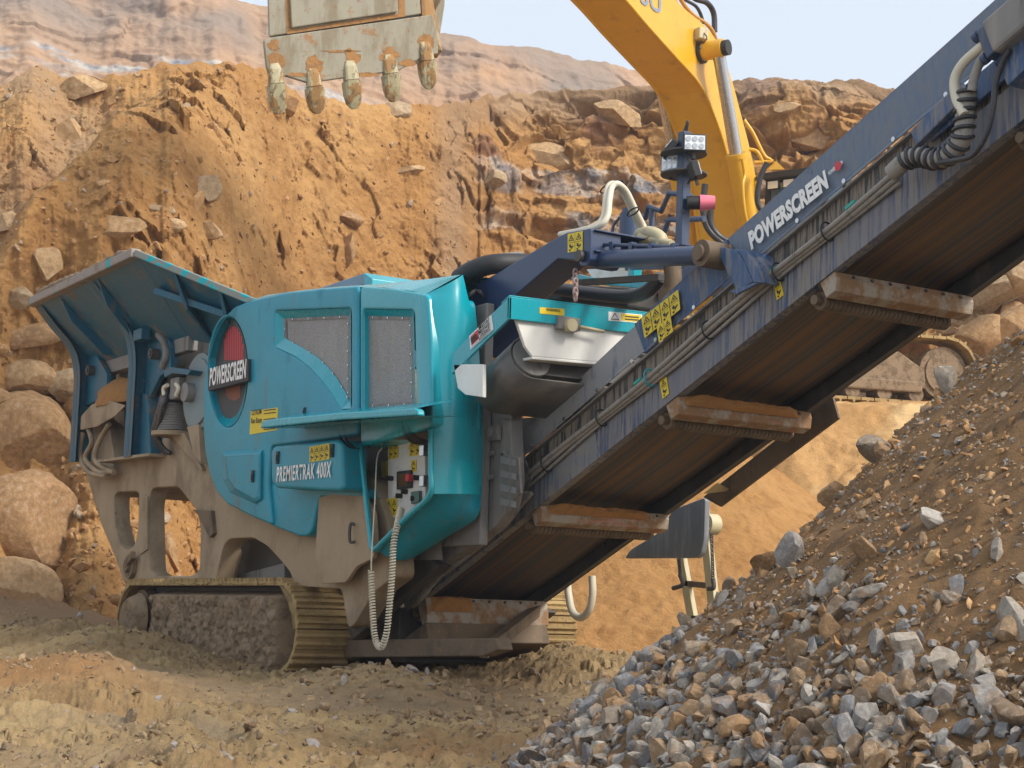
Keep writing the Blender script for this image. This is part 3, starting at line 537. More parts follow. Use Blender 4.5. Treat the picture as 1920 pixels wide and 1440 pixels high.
# boulders on the bank: px, py, width px, height px, sink, label
BL = [(130, 252, 50, 82, 'pale upright block of sandstone high on the left bank'), (214, 425, 112, 46, 'long pale slab above the hopper with a shadow under its edge'),
 (380, 352, 66, 58, 'wedge shaped boulder leaning out of the middle of the earth bank'), (290, 392, 72, 26, 'flat dark lens of rock half buried in the bank above the hopper'), (388, 434, 50, 36, 'small cracked boulder just above the hopper lip peak'),
 (325, 424, 46, 28, 'low rounded boulder between the pale slab and the cracked boulder'), (535, 196, 70, 40, 'brown block right behind the leftmost bucket tooth'), (648, 408, 62, 34, 'dark undercut rock in the bank right above the upright pale rock'),
 (652, 470, 34, 62, 'narrow pale rock standing under the dark undercut rock'), (160, 165, 84, 44, 'brown overhanging boulder near the top left crest of the bank'), (14, 425, 66, 54, 'boulder cut by the left picture edge beside the pale slab level'),
 (86, 500, 56, 66, 'pale rounded boulder left of the hopper lip'), (60, 636, 150, 44, 'broad flat slab bridging dark gaps beside the hopper rear'), (52, 712, 92, 62, 'brown boulder under the broad flat slab'),
 (128, 722, 70, 52, 'gray layered rock touching the rear hopper leg'), (48, 828, 150, 150, 'big golden boulder left of the hopper leg with a bright top'), (55, 985, 160, 170, 'largest pale round boulder at the left picture edge'),
 (28, 1118, 150, 120, 'wide pale boulder sitting on the ground at far left'), (4, 752, 60, 40, 'dark wedge of rock at the left edge between brown boulders'), (322, 1040, 40, 62, 'pale boulder seen through the tall opening of the chassis'),
 (740, 205, 60, 44, 'brown ledge rock behind the fourth bucket tooth'), (770, 318, 62, 20, 'thin red ledge sticking out of the bank'), (105, 610, 44, 34, 'small boulder wedged above the broad flat slab'), (40, 560, 56, 40, 'dusty boulder left of the rear corner of the hopper'),
 (1030, 292, 150, 66, 'great overhanging brown block in the cliff face'), (1160, 215, 90, 50, 'dark gray capped block high in the cliff left of the digger boom'), (925, 342, 48, 44, 'square blue gray block in the pale cliff band'), (1480, 205, 54, 24, 'dark stone set in the cliff top right of the boom'),
 (1520, 262, 80, 44, 'reddish boulder in the cliff above the blue conveyor guard'), (1640, 222, 90, 40, 'brown knob of rock near the right end of the cliff top')]
T_all = T_bank
def boulder(i, px, py, w, h, lab, c=None):
    if c is None:
        c, n = cast(T_bank, px, py)
        if c is None: return
    d = np.dot(c-CAM, CF); q_ = 1.28 if (px < 200 and py > 560) else 1.12; rx = w/2/F*d*q_; rz = h/2/F*d*q_; c = c-CF*min(rx, rz)*(.25 if q_ > 1.2 else -.05); v, f = rockshape(5, 11 if q_ < 1.2 else 7, (.42, .80) if q_ < 1.2 else (.54, .90), .004, 1, .10); v = v/np.abs(v).max(0)
    ry = min(rx, rz)*.9; a = rng.uniform(-.2, .2); v = v*np.array([rx, ry, rz]); Bz = np.stack([CR*math.cos(a)+CU*math.sin(a), CF, -CR*math.sin(a)+CU*math.cos(a)]); v = v@Bz
    me = bpy.data.meshes.new('boulder'); me.from_pydata(v.tolist(), [], f.tolist()); me.materials.append(M['boulder']); me.polygons.foreach_set('use_smooth', [True]*len(f)); me.set_sharp_from_angle(angle=R_(30))
    o = bpy.data.objects.new('boulder', me); o.location = c.tolist(); COL.objects.link(o); o['label'] = lab; o['category'] = 'boulder'; o['group'] = 'boulders in the quarry bank'
for i, b in enumerate(BL): boulder(i, *b)
for i, (px, py, w, h, D, lab) in enumerate([(1868, 540, 130, 70, 31, 'dark brown boulder right of the lower conveyor edge'), (1850, 640, 130, 90, 30.5, 'long tilted boulder right of the digger track'), (1905, 620, 80, 90, 29.5, 'brown boulder above the crest of the gravel heap at right edge'), (1790, 575, 80, 60, 33, 'rounded boulder behind the upper end of the digger track'), (1912, 510, 70, 110, 30, 'upright boulder cut by the right picture edge'), (1850, 715, 70, 60, 29, 'small boulder at the foot of the digger track')]):
    boulder(i, px, py, w, h, lab, U(px, py, d=D))
Nn = 500; pk = np.stack([rng.uniform(1800, 2150, Nn), rng.uniform(520, 800, Nn)], 1)
stonemesh('talus', np.array([U(a, b, d=32-2*(b-520)/280) for a, b in pk]), np.clip(np.exp(rng.normal(np.log(.3), .5, Nn)), .08, .8), M['boulder'], 2, 16)
# ================================================================ CRUSHER
cru = empty('rock_crusher', (-2, 1.35, 0), 'big tracked teal and navy rock crusher with a long inclined conveyor, standing in mud', 'rock crusher')
def px(pts, **k): return [U(*p, **k) for p in pts]
def part(name, parent=None, **k): return lambda mb, mat, bevel=0: mb.build(name, mat, parent or cru, bevel, **k)
# ---------------- chassis
ch = plate('chassis', [M['mudsteel']], cru, [(147, 770), (150, 850), (166, 905), (190, 985), (214, 1040), (232, 1092), (300, 1098), (402, 1096), (418, 1023), (430, 1010), (474, 1008), (500, 1023), (526, 1051), (545, 1075), (551, 1099), (640, 1104), (652, 1178), (664, 1172), (700, 1110), (740, 1080), (735, 1000), (700, 900), (600, 860), (450, 830), (384, 862), (376, 880), (318, 812), (305, 815), (300, 857), (215, 868), (205, 800), (170, 770)],
    [[(213, 929), (222, 922), (256, 921), (261, 927), (258, 995), (252, 1023), (236, 1032), (225, 1022), (214, 981)], [(283, 919), (291, 914), (333, 912), (369, 957), (376, 990), (374, 1070), (357, 1080), (294, 1080), (280, 1071), (277, 947)]], y=.10, thick=.17, bevel=.012, rr=.06)
# inner web behind the first hole, beam seams, small brackets and pins on the chassis
mb = MB(); mb.prism(px([(262, 926), (276, 930), (276, 1030), (262, 1040)], y=.085), (0, .02, 0)); mb.build('web_plate', M['mudsteel'], cru, .004)
mb = MB(); mb.prism(px([(360, 955), (395, 957), (399, 1000), (392, 1008), (370, 965)], y=.06), (0, .08, 0)); mb.build('bracket', M['brownsteel'], cru, .005)
p = U(240, 1062, y=.05); mb = MB(); mb.cyl(p, p+[0, .12, 0], .12, 24); mb.cyl(p-[0, .03, 0], p, .06, 16); mb.bar(p+[-.02, -.01, .02], U(250, 1040, y=.03), .05, .08); mb.build('pivot_pin', M['framemud'], cru, .006)
# far side chassis, tail of the frame
_fo = [(-5.7, 2.4), (-4.3, .75), (-.4, .75), (-.6, 1.7), (-5.0, 2.4)]; _h = [(-3.9, .95), (-2.5, .95), (-2.5, 1.6), (-3.7, 1.65)]
plate('chassis', [M['mudsteel']], cru, [(a, 2.3, b) for a, b in _fo], [[(a, 2.3, b) for a, b in _h]], y=2.3, thick=.25, bevel=.01)
mb = MB(); mb.box((-2.3, .45, .55), (-.05, 2.15, 1.35)); mb.box((-5.9, .42, 1.7), (-2.0, 2.2, 2.0)); mb.box((-.2, .7, .12), (.4, 2.0, .55)); mb.build('inner_hull', M['darksteel'], cru, .01)
mb = MB(); mb.prism(px([(640, 1200), (930, 1196), (936, 1218), (905, 1230), (640, 1233)], y=.45), (0, .12, 0)); mb.build('cross_beam', M['brownsteel'], cru, .01)
mb = MB(); mb.bar(U(905, 1224, y=.9), U(1012, 1140, y=1.9), .08, .09); mb.build('diagonal_brace', M['brownsteel'], cru, .008)
mb = MB(); mb.prism(px([(1000, 1135), (1022, 1148), (955, 1204), (930, 1226), (905, 1230), (925, 1200)], y=1.9), (0, .12, 0)); mb.build('tail_frame', M['darksteel'], cru, .006)
mb = MB(); mb.prism(px([(690, 1080), (790, 1040), (825, 1060), (760, 1110), (660, 1200), (652, 1178)], y=.42), (0, .1, 0)); mb.build('tail_frame', M['darksteel'], cru, .006)
mb = MB(); mb.prism(px([(655, 1085), (715, 1048), (722, 1095), (690, 1150), (655, 1178), (646, 1130)], y=.36), (0, .06, 0)); mb.build('tail_plate', M['mudsteel'], cru, .006)
p = U(712, 1092, y=.33); mb = MB(); mb.cyl(p, p+[0, .06, 0], .17, 28); mb.cyl(p-[0, .03, 0], p, .05, 16); mb.build('drum_cap', M['graysteel'], cru, .006)
# muddy flap and dark plates under the cover
plate('mud_flap', [M['mudsteel']], cru, [(598, 932), (622, 926), (682, 930), (700, 960), (704, 1020), (700, 1046), (668, 1062), (648, 1092), (600, 1094), (590, 1050)], y=-.02, thick=.03, bevel=.004, rr=.03)
mb = MB(); mb.tube(cr([U(666, 984, y=-.04), U(657, 984, y=-.07), U(656, 1014, y=-.07), U(666, 1016, y=-.04)], 6), .012, 8); mb.build('grab_handle', M['darksteel'], cru)
# cross members seen in the arch
mb = MB(); mb.bar(U(440, 1096, y=.45), U(545, 1070, y=.45), .12, .13); mb.box((-2.2, .6, .6), (-.6, .7, 1.2)); mb.build('arch_beam', M['graysteel'], cru, .006)
mb = MB(); mb.tube(cr([U(425, 1098, y=.3), U(434, 1070, y=.3), U(437, 1040, y=.3), U(447, 1034, y=.3), U(444, 1060, y=.3), U(436, 1096, y=.3)], 6), .03, 8); mb.build('lifting_shackle', M['mudsteel'], cru)
# ---------------- tracks
def track(y0, y1, outer):
    t = MB(); h = .73; xr, xl = -.36, -3.60; r = .365; n = 54; L = (xr-xl)*2+2*math.pi*r; yc = (y0+y1)/2
    def at(s):
        s %= L
        if s < xr-xl: return np.array([xl+s, h]), np.array([1, 0.]), np.array([0, 1.])
        s -= xr-xl
        if s < math.pi*r: a = math.pi/2-s/r; return np.array([xr+r*math.cos(a), h-r+r*math.sin(a)]), np.array([math.sin(a), -math.cos(a)]), np.array([math.cos(a), math.sin(a)])
        s -= math.pi*r
        if s < xr-xl: return np.array([xr-s, h-2*r]), np.array([-1, 0.]), np.array([0, -1.])
        s -= xr-xl; a = -math.pi/2-s/r; return np.array([xl+r*math.cos(a), h-r+r*math.sin(a)]), np.array([math.sin(a), -math.cos(a)]), np.array([math.cos(a), math.sin(a)])
    for i in range(n):
        c, d, o = at(i*L/n); w = L/n*.47
        prof = [(-w, -.028), (w, -.028), (w, .006), (w*.62, .006), (w*.5, .036), (w*.28, .036), (w*.16, .004), (-w*.2, .004), (-w*.32, .026), (-w*.5, .026), (-w*.62, .004), (-w, .004)]
        P = [(c+d*a+o*b) for a, b in prof]; j = rng.uniform(-.006, .006)
        t.prism([(q[0], y0+j, q[1]) for q in P], (0, y1-y0, 0))
    tr = t.build('track', M['trackmud'], cru)
    k = MB(); k.box((xl+.25, yc-.10, .12), (xr-.2, yc+.10, .62)); k.box((xl+.05, yc-.03, .621), (xr-.05, yc+.03, .70))
    for i in range(7): cx = xl+.3+i*(xr-xl-.6)/6; k.cyl((cx, yc-.14, .15), (cx, yc+.14, .15), .11, 16)
    k.build('roller_frame', M['darksteel'], tr, .01)
    k = MB(); k.cyl((xl, yc-.15, .365), (xl, yc+.15, .365), .30, 28); k.cyl((xl, y0+.05, .365), (xl, yc-.1, .365), .15, 24); k.build('idler_wheel', M['framemud'], tr, .01)
    k = MB(); k.cyl((xr, yc-.06, .365), (xr, yc+.06, .365), .32, 24); k.build('drive_sprocket', M['darksteel'], tr, .01); return tr
tr1 = track(0.0, .50, True); tr2 = track(2.20, 2.70, False)
# mud plastered over the outer side of the near track frame (and on the idler)
nx, nz = 260, 60; gx, gzz = np.meshgrid(np.linspace(-3.15, -.30, nx), np.linspace(.02, .66, nz)); PP = np.stack([gx, 0*gx, gzz], -1)
edge_ = np.clip(np.minimum(np.minimum((gx+3.15)/.12, (-.30-gx)/.06), np.minimum((.66-gzz)/.05, 1)), 0, 1)
yy = .10-edge_*(.10+.035*fbm(PP, 3, 5, gain=.6)+.04*np.clip(fbm(PP, 9, 4, True), 0, 1)+.02*blocks(PP, 9)[0])+.12*(1-edge_)
gridmesh('mud_cake', np.stack([gx, yy, gzz], -1), M['framemud'], parent=tr1)
xw_ = U(240, 1167, y=-.08)[0]; a_, r2 = np.meshgrid(np.linspace(0, 2*math.pi, 60), np.linspace(0, 1, 16)); wx = xw_+.25*r2*np.cos(a_); wz = .38+.25*r2*np.sin(a_); wy = -.10+.12*np.clip((r2-.75)/.25, 0, 1)**1.2+.012*fbm(np.stack([wx, 0*wx, wz], -1), 9, 4)
gridmesh('mud_cake', np.stack([wx, wy, wz], -1), M['framemud'], parent=tr1)
for (y0, y1, par) in ((0, .5, tr1), (2.2, 2.7, tr2)):   # mud on top of the chain
    gx, gy = np.meshgrid(np.linspace(-3.95, -.05, 300), np.linspace(y0-.005, y1-.02, 40)); q = np.stack([gx, gy, 0*gx], -1); e = np.clip(np.minimum((gx+3.95)/.4, (-.05-gx)/.35), 0, 1)
    gridmesh('mud_cake', np.stack([gx, gy, .70+.10*e**.5*(.55+.5*fbm(q, 6, 4, gain=.65))-.30*(1-e)**2-.04*(gy < y0+.02)], -1), M['trackmud'], parent=par)
# ---------------- engine cover
YC = -.05
cov = empty('engine_cover', (0, 0, 2), '', ''); del cov['label'], cov['category']; cov.parent = cru; cov.matrix_parent_inverse = cru.matrix_world.inverted()
g1o = [(515, 583), (658, 578), (658, 766), (640, 767), (622, 737), (603, 712), (580, 688), (555, 668), (516, 650)]
g1i = [(532, 597), (655, 591), (655, 752), (652, 742), (634, 712), (617, 690), (596, 670), (564, 650), (533, 633)]
g2o = [(680, 580), (776, 582), (780, 766), (680, 768)]; g2i = [(684, 592), (771, 594), (775, 760), (684, 764)]
el = [(427+37*math.cos(a)-6*math.sin(a)*0, 697-103*math.sin(a)) for a in np.linspace(0, 2*math.pi, 40, endpoint=False)]
eli = [(430+33*math.cos(a), 692-93*math.sin(a)) for a in np.linspace(0, 2*math.pi, 40, endpoint=False)]
sideL = [(438, 575), (470, 563), (535, 548), (600, 541), (671, 536), (671, 815), (600, 826), (508, 836), (503, 910), (510, 985), (470, 968), (425, 945), (405, 922), (392, 888), (384, 850), (380, 800), (380, 740), (386, 690), (402, 630), (418, 598)]
g3 = [(419, 852), (489, 848), (488, 935), (478, 941), (437, 918), (424, 898)]
plate('side_panel', [M['teal_side']], cov, sideL, [g1o, el], y=YC, thick=.42, bevel=.022, bres=4, rr=.05)
sideR = [(675, 536), (740, 541), (801, 552), (808, 640), (809, 802), (675, 838)]
plate('corner_panel', [M['teal_clean']], cov, sideR, [g2o], y=YC, thick=.40, bevel=.022, bres=4, rr=.05)
mb = MB()
def ring(o, i, d, par, mat, nm='window_surround'):
    m = MB(); loft([U(*p, y=YC+.002) for p in o], [U(*p, y=YC+d) for p in i], m, smooth=False); return m.build(nm, mat, par)
g1oo = g1o
ring(g1oo, g1i, .05, cov, M['teal_clean']); ring(g2o, g2i, .05, cov, M['teal_clean']); ring(el, eli, .07, cov, M['teal_clean'], 'logo_surround')
def grille(pts, nm='grille'):
    g = MB(); g.prism(px(pts, y=YC+.055), (0, .02, 0)); o = g.build(nm, M['mesh'], cov)
    f = MB(); q = [np.array(p, float) for p in pts]; c = sum(q)/len(q); inn = [c+(p-c)*.93 for p in q]
    loft(px([tuple(p) for p in q], y=YC+.048), px([tuple(p) for p in inn], y=YC+.048), f); f.build('frame', M['graysteel'], o)
    b = MB()
    for i in range(len(q)):
        a, e = q[i], q[(i+1) % len(q)]; n = max(1, int(np.linalg.norm(e-a)/26))
        for j in range(n): p = a+(e-a)*(j+.5)/n; p = c+(p-c)*.965; w = U(p[0], p[1], y=YC+.048); b.cyl(w, w-[0, .006, 0], .008, 8)
    b.build('bolt', M['chrome'], o)
grille(g1i); grille(g2i)
g = MB(); g.prism(px(eli, y=YC+.072), (0, .02, 0)); dk = g.build('logo_disk', M['disk'], cov)
sun = [(437+18*math.cos(a), 662-49*math.sin(a)) for a in np.linspace(-.15, math.pi+.15, 24)]
g = MB()
for i in range(11):      # red striped sun
    x0 = 421+i*3.35; x1 = x0+2.0; t0 = math.sqrt(max(0, 1-((x0+1.2-438)/19)**2)); g.prism(px([(x0, 676), (x0, 664-52*t0), (x1, 664-52*t0), (x1, 675)], y=YC+.068), (0, .002, 0))
g.build('sun_emblem', M['red'], dk); g = MB()
for i in range(8):
    x0 = 424+i*3.35; t0 = math.sqrt(max(0, 1-((x0+1.2-438)/17)**2)); g.prism(px([(x0, 722), (x0, 727+24*t0), (x0+2.5, 727+24*t0), (x0+2.5, 722)], y=YC+.068), (0, .002, 0))
g.build('sun_emblem', [paint('faded_red_paint', (.30, .10, .06), [(MUD, SP, .5, .7, .6)], .6)], dk)
g = MB(); g.prism(px([(390, 694), (465, 673), (465, 714), (390, 733)], y=YC-.03), (0, .06, 0)); npl = g.build('name_board', M['ink'], cov, .003)
text('POWERSCREEN', U(393, 723, y=YC-.03), U(461, 707, y=YC-.03), .155, M['letter'], npl, upv=(0, 0, 1), bold=.03, off=.003)
# hatch and its recess
g = MB(); loft(px([(415, 846), (493, 842), (492, 938), (480, 946), (432, 924), (418, 900)], y=YC-.001), px(g3, y=YC-.022), g); loft(px(g3, y=YC-.022), px([tuple(np.array(p)*.9+np.array([45.6, 89.2])) for p in g3], y=YC-.03), g); g.prism(px([tuple(np.array(p)*.9+np.array([45.6, 89.2])) for p in g3], y=YC-.03), (0, .02, 0)); ht = g.build('hatch', M['teal_side'], cov, .006)
def latch(x, y, yy, par, sc=1): b = MB(); a = U(x, y, y=yy); b.box(a-[.022*sc, .014, .05*sc], a+[.022*sc, .006, .05*sc]); b.box(a-[.010*sc, .022, .03*sc], a+[.012*sc, .0, .02*sc]); return b.build('latch', M['black'], par, .005)
latch(475, 893, YC-.03, ht)
latch(572, 771, YC, cov, .6)
# roof: from the side panels' rounded edge back to the inner top edge
g = MB(); ft = [(445, 572), (470, 564), (535, 549), (600, 542), (665, 538), (720, 539), (770, 545), (797, 552)]; A = [U(a, b, y=YC+.03) for a, b in ft]
B1 = [U(a, b, y=.30) for a, b in [(452, 570), (500, 553), (575, 543), (640, 537), (700, 533), (750, 529), (805, 523), (864, 515)]]; Cc = [np.array([p[0]-.02, .75, p[2]+.02]) for p in B1]
loft(A, B1, g, close=False, smooth=True); loft(B1, Cc, g, close=False, smooth=True); loft(Cc, [c-[0, 0, .5] for c in Cc], g, close=False); g.build('roof_panel', M['teal_clean'], cov)
# end face
XE = 2.03
ef = [(797, 553), (803, 565), (807, 640), (808, 800), (808, 926), (702, 1028), (706, 1036), (775, 1046), (893, 971), (903, 928), (906, 850), (905, 720), (894, 600), (881, 566), (876, 540), (868, 515)]
def e3(p):
    a, b = p
    if a < 809 and b > 540: return U(a, b, y=YC+.01)
    return U(a, b, x=XE)
g = MB(); N1 = [(795, 553), (806, 575), (808, 700), (808, 800), (808, 926)]; N2 = [(868, 515), (880, 566), (894, 602), (905, 800), (903, 928)]
A = [U(a, b, y=YC+.02) for a, b in N1]; Bp = [U(a, b, x=XE) for a, b in N2]; mid = []
rows = []
for k_ in np.linspace(0, 1, 10):
    row = []
    for p, q in zip(A, Bp): m_ = p*(1-k_)+q*k_; bul = .07*math.sin(math.pi*min(1, k_*1.0))*(1 if k_ < 1 else 0); row.append(m_+np.array([bul, 0, 0]))
    rows.append(np.array(row))
def dens(R): return np.array([cr(r_, 6) for r_ in R])
RR = dens(rows); gridmesh('end_panel', RR, M['teal_clean'], parent=cov)
# lower boat shaped skirt under the control recess
low = [(808, 926), (775, 956), (740, 990), (702, 1027)]; lowb = [(903, 928), (893, 971), (838, 1007), (776, 1046)]
A = cr([U(a, b, y=YC+.01) for a, b in low], 6); Bp = cr([U(lowb[0][0], lowb[0][1], x=XE), U(lowb[1][0], lowb[1][1], x=XE-.01), U(lowb[2][0], lowb[2][1], y=.30), U(lowb[3][0], lowb[3][1], y=.22)], 6)
gridmesh('lower_skirt', np.array([A*(1-t)+Bp*t+np.outer(np.linspace(1, 0, len(A)), [.07, 0, 0])*math.sin(math.pi*min(1, t))+np.outer(np.linspace(0, 1, len(A)), [.03, -.01, -.05])*math.sin(math.pi*t) for t in np.linspace(0, 1, 10)]), M['teal_side'], parent=cov)
g = MB(); rim = cr([U(a, b, y=YC-.005) for a, b in [(676, 838), (680, 880), (687, 940), (694, 1000), (700, 1030), (722, 1012), (765, 968), (806, 928), (808, 880), (808, 806)]], 7); g.tube(rim, .022, 10); g.build('recess_rim', M['teal_clean'], cov)
# part of the cover below the tool box
plate('lower_panel', [M['teal_side']], cov, [(505, 905), (680, 915), (682, 935), (600, 931), (592, 960), (584, 996), (577, 1004), (562, 1006), (505, 984)], y=YC+.03, thick=.30, bevel=.02, bres=3, rr=.04)
# tool box
bx0 = plate('tool_box', [M['teal_side']], cov, [(512, 836), (630, 823), (641, 828), (643, 916), (636, 921), (516, 915), (508, 905), (507, 848)], y=-.22, thick=.20, bevel=.03, bres=4, rr=.05)
text('PREMIERTRAK 400X', U(520, 903, y=-.222), U(622, 894, y=-.222), .115, M['letter'], bx0, off=.009, gap=1.14, bold=.02)
latch(522, 858, -.22, bx0, 1.0); latch(624, 845, -.22, bx0, 1.0)
# ---- stickers with hazard pictograms
def sticker(pts, par, rows=2, cols=4, frame=None, **k):
    """pts: four target pixels TL,TR,BR,BL on plane k (y= / x= / pl=); hazard triangles in a grid"""
    W4 = [U(*p, **k) for p in pts]; nz = np.cross(W4[1]-W4[0], W4[3]-W4[0]); nz /= np.linalg.norm(nz)
    if np.dot(nz, CAM-W4[0]) < 0: nz = -nz
    W4 = [w+nz*.003 for w in W4]; g = MB(); g.prism(W4, -nz*.002); st = g.build('warning_sticker', M['yellowsticker'], par)
    at = lambda u, v: (W4[0]*(1-u)+W4[1]*u)*(1-v)+(W4[3]*(1-u)+W4[2]*u)*v+nz*.0015
    g = MB()
    for r in range(rows):
        for c in range(cols):
            u0, v0, du, dv = c/cols, r/rows, 1/cols, 1/rows; q = lambda a, b: at(u0+du*a, v0+dv*b)
            if r % 2 == 0:
                T = [q(.5, .12), q(.88, .82), q(.12, .82)]; I = [q(.5, .30), q(.74, .74), q(.26, .74)]; loft(T, I, g); g.add([q(.42, .45), q(.58, .5), q(.56, .7), q(.46, .66)], [(0, 1, 2, 3)])
            else:
                g.add([q(.2, .2), q(.45, .15), q(.5, .5), q(.3, .55)], [(0, 1, 2, 3)]); g.add([q(.5, .4), q(.8, .3), q(.82, .42), q(.45, .75)], [(0, 1, 2, 3)]); g.add([q(.2, .7), q(.4, .68), q(.42, .9), q(.24, .88)], [(0, 1, 2, 3)])
    for c in range(1, cols): g.add([at(c/cols-.008, .02), at(c/cols+.008, .02), at(c/cols+.008, .98), at(c/cols-.008, .98)], [(0, 1, 2, 3)])
    for r in range(1, rows): g.add([at(.02, r/rows-.01), at(.98, r/rows-.01), at(.98, r/rows+.01), at(.02, r/rows+.01)], [(0, 1, 2, 3)])
    g.build('pictogram', M['ink'], st); return st
sticker([(581, 838), (618, 831), (618, 861), (581, 867)], bx0, y=-.222)
W4 = px([(470, 771), (521, 764), (519, 806), (468, 815)], y=YC-.003); g = MB(); g.prism(W4, (0, .002, 0)); ys = g.build('dealer_sticker', M['yellowsticker'], cov)
text('CUTKOM', U(472, 779, y=YC-.005), U(490, 776, y=YC-.005), .045, M['ink'], ys, bold=.02); text('Ken Boam', U(471, 794, y=YC-.005), U(491, 792, y=YC-.005), .045, M['ink'], ys, bold=.02)
g = MB()
for yy_ in (769, 775, 786, 800, 805): g.add(px([(494, yy_), (517, yy_-3), (517, yy_-1), (494, yy_+1.5)], y=YC-.006), [(0, 1, 2, 3)])
g.build('small_print', M['ink'], ys)
# ---- gull wing door lip held open by curved straps
g = MB(); YL = -.42; lip = [(487, 803), (491, 789), (512, 785), (640, 773), (776, 765), (782, 768), (783, 779), (640, 787)]
L0 = px(lip, y=YL); g.prism(L0, (0, .06, 0)); g.add([U(490, 803, y=YL), U(783, 779, y=YL), U(783, 779, y=YL)+[0, .37, .03], U(490, 803, y=YL)+[0, .37, .03]], [(0, 1, 2, 3)])
g.add([U(495, 789, y=YL+.05), U(778, 766, y=YL+.05), U(778, 766, y=YL+.05)+[0, .33, .09], U(495, 789, y=YL+.05)+[0, .33, .09]], [(0, 1, 2, 3)])
dr = g.build('raised_door', M['teal_clean'], cov, .012)
def strap(pts, w, mat, y0, y1):
    P_ = cr([U(a, b, y=y0+(y1-y0)*i/(len(pts)-1)) for i, (a, b) in enumerate(pts)], 8); g = MB(); T = np.gradient(P_, axis=0); T /= np.linalg.norm(T, axis=1)[:, None]
    a = [p+np.array([T[i][2], 0, -T[i][0]])*w/2 for i, p in enumerate(P_)]; b = [p-np.array([T[i][2], 0, -T[i][0]])*w/2 for i, p in enumerate(P_)]
    loft(a, b, g, close=False, smooth=True); loft([p+[0, .04, 0] for p in a], [p+[0, .04, 0] for p in b], g, close=False, smooth=True); return g.build('door_strap', mat, dr)
strap([(635, 797), (638, 818), (652, 835), (672, 842), (694, 832)], .10, M['black'], -.38, .02); strap([(752, 792), (760, 812), (776, 825), (798, 830)], .11, M['chrome'], -.36, .04)
# ---- control recess
g = MB(); g.add([U(670, 830, y=.38), U(812, 800, y=.38), U(830, 1050, y=.38), U(690, 1050, y=.38)], [(0, 1, 2, 3)])
g.add([U(806, 806, y=.0), U(806, 926, y=.0), U(806, 926, y=.0)+[0, .4, 0], U(806, 806, y=.0)+[0, .4, 0]], [(0, 1, 2, 3)]); g.build('recess_wall', M['graysteel'], cru)
g = MB(); g.add([U(676, 838, y=-.03), U(806, 806, y=-.03), U(806, 806, y=-.03)+[0, .42, 0], U(676, 838, y=-.03)+[0, .42, 0]], [(0, 1, 2, 3)]); g.build('recess_ceiling', M['brownsteel'], cru)
g = MB(); g.add([U(700, 1026, y=-.02), U(808, 926, y=-.02), U(808, 926, y=-.02)+[0, .40, 0], U(700, 1026, y=-.02)+[0, .40, 0]], [(0, 1, 2, 3)]); g.build('recess_floor', M['graysteel'], cru)
YP = .16; g = MB(); g.prism(px([(727, 829), (796, 821), (797, 930), (775, 968), (727, 972)], y=YP), (0, .12, 0)); cp = g.build('control_panel', M['panelwhite'], cru, .006)
g = MB(); g.prism(px([(743, 884), (769, 881), (769, 914), (743, 918)], y=YP-.025), (0, .03, 0)); sc = g.build('display', M['black'], cp, .006)
g = MB(); g.prism(px([(747, 889), (765, 887), (765, 909), (747, 912)], y=YP-.028), (0, .002, 0)); g.build('screen', paint('dim_brown_screen', (.12, .07, .03), [], .1), sc)
e_ = U(772, 896, y=YP-.02); g = MB(); g.cyl(e_, e_-[0, .04, 0], .028, 18); g.build('stop_button', M['red'], cp, .004)
for a in [(735, 897), (785, 896), (762, 922), (752, 930), (780, 935)]: e_ = U(*a, y=YP-.005); g = MB(); g.cyl(e_+[0, .01, 0], e_-[0, .03, 0], .017, 12); g.box(e_-[.006, .045, .018], e_+[.006, 0, .018]); g.build('switch', M['black'], cp)
g = MB(); g.prism(px([(770, 922), (785, 920), (785, 940), (770, 945)], y=YP-.03), (0, .03, 0)); g.build('socket', paint('green_gray_plastic', (.08, .15, .13), [], .5), cp, .004)
g = MB(); g.prism(px([(736, 903), (743, 902), (743, 928), (736, 930)], y=YP-.004), (0, .004, 0)); g.build('notice', M['letter'], cp)
for q_ in ([(729, 830), (747, 828), (747, 858), (729, 862)], [(768, 826), (790, 823), (790, 852), (768, 856)]): sticker(q_, cp, 2, 2, y=YP-.002)
sticker([(771, 864), (781, 862), (781, 884), (771, 886)], cp, 2, 1, y=YP-.002); sticker([(725, 936), (745, 933), (745, 965), (725, 969)], cp, 2, 2, y=YP-.002)
for a in ((794, 845), (794, 902)): e_ = U(*a, y=.02); g = MB(); g.box(e_-[.03, .02, .04], e_+[.03, .02, .04]); g.build('hinge', M['chrome'], cp, .005)
g = MB(); g.prism(px([(713, 866), (724, 863), (724, 893), (716, 897)], y=.34), (0, .03, 0)); g.build('valve_block', M['yellowsticker'], cru, .005)
# coil cord
pth = [U(a, b, y=yy_) for a, b, yy_ in [(752, 955, .05), (745, 985, -.08), (738, 1020, -.12), (735, 1080, -.12), (730, 1140, -.12), (725, 1185, -.12), (716, 1212, -.12), (707, 1208, -.12), (701, 1180, -.12), (698, 1130, -.12), (696, 1070, -.12)]]
pth = cr(pth, 12); sl_ = np.concatenate([[0], np.cumsum(np.linalg.norm(np.diff(pth, axis=0), axis=1))]); nn = 2600; ss = np.linspace(0, sl_[-1], nn); C_ = np.stack([np.interp(ss, sl_, pth[:, i]) for i in range(3)], 1)
T = np.gradient(C_, axis=0); T /= np.linalg.norm(T, axis=1)[:, None]; u_ = np.cross(T, [0, 1, 0]); u_ /= np.linalg.norm(u_, axis=1)[:, None]; v_ = np.cross(T, u_); ph = ss/.021*2*math.pi; radc = np.interp(ss/sl_[-1], [0, .15, 1], [.022, .019, .019]); H_ = C_+radc[:, None]*(np.cos(ph)[:, None]*u_+np.sin(ph)[:, None]*v_)
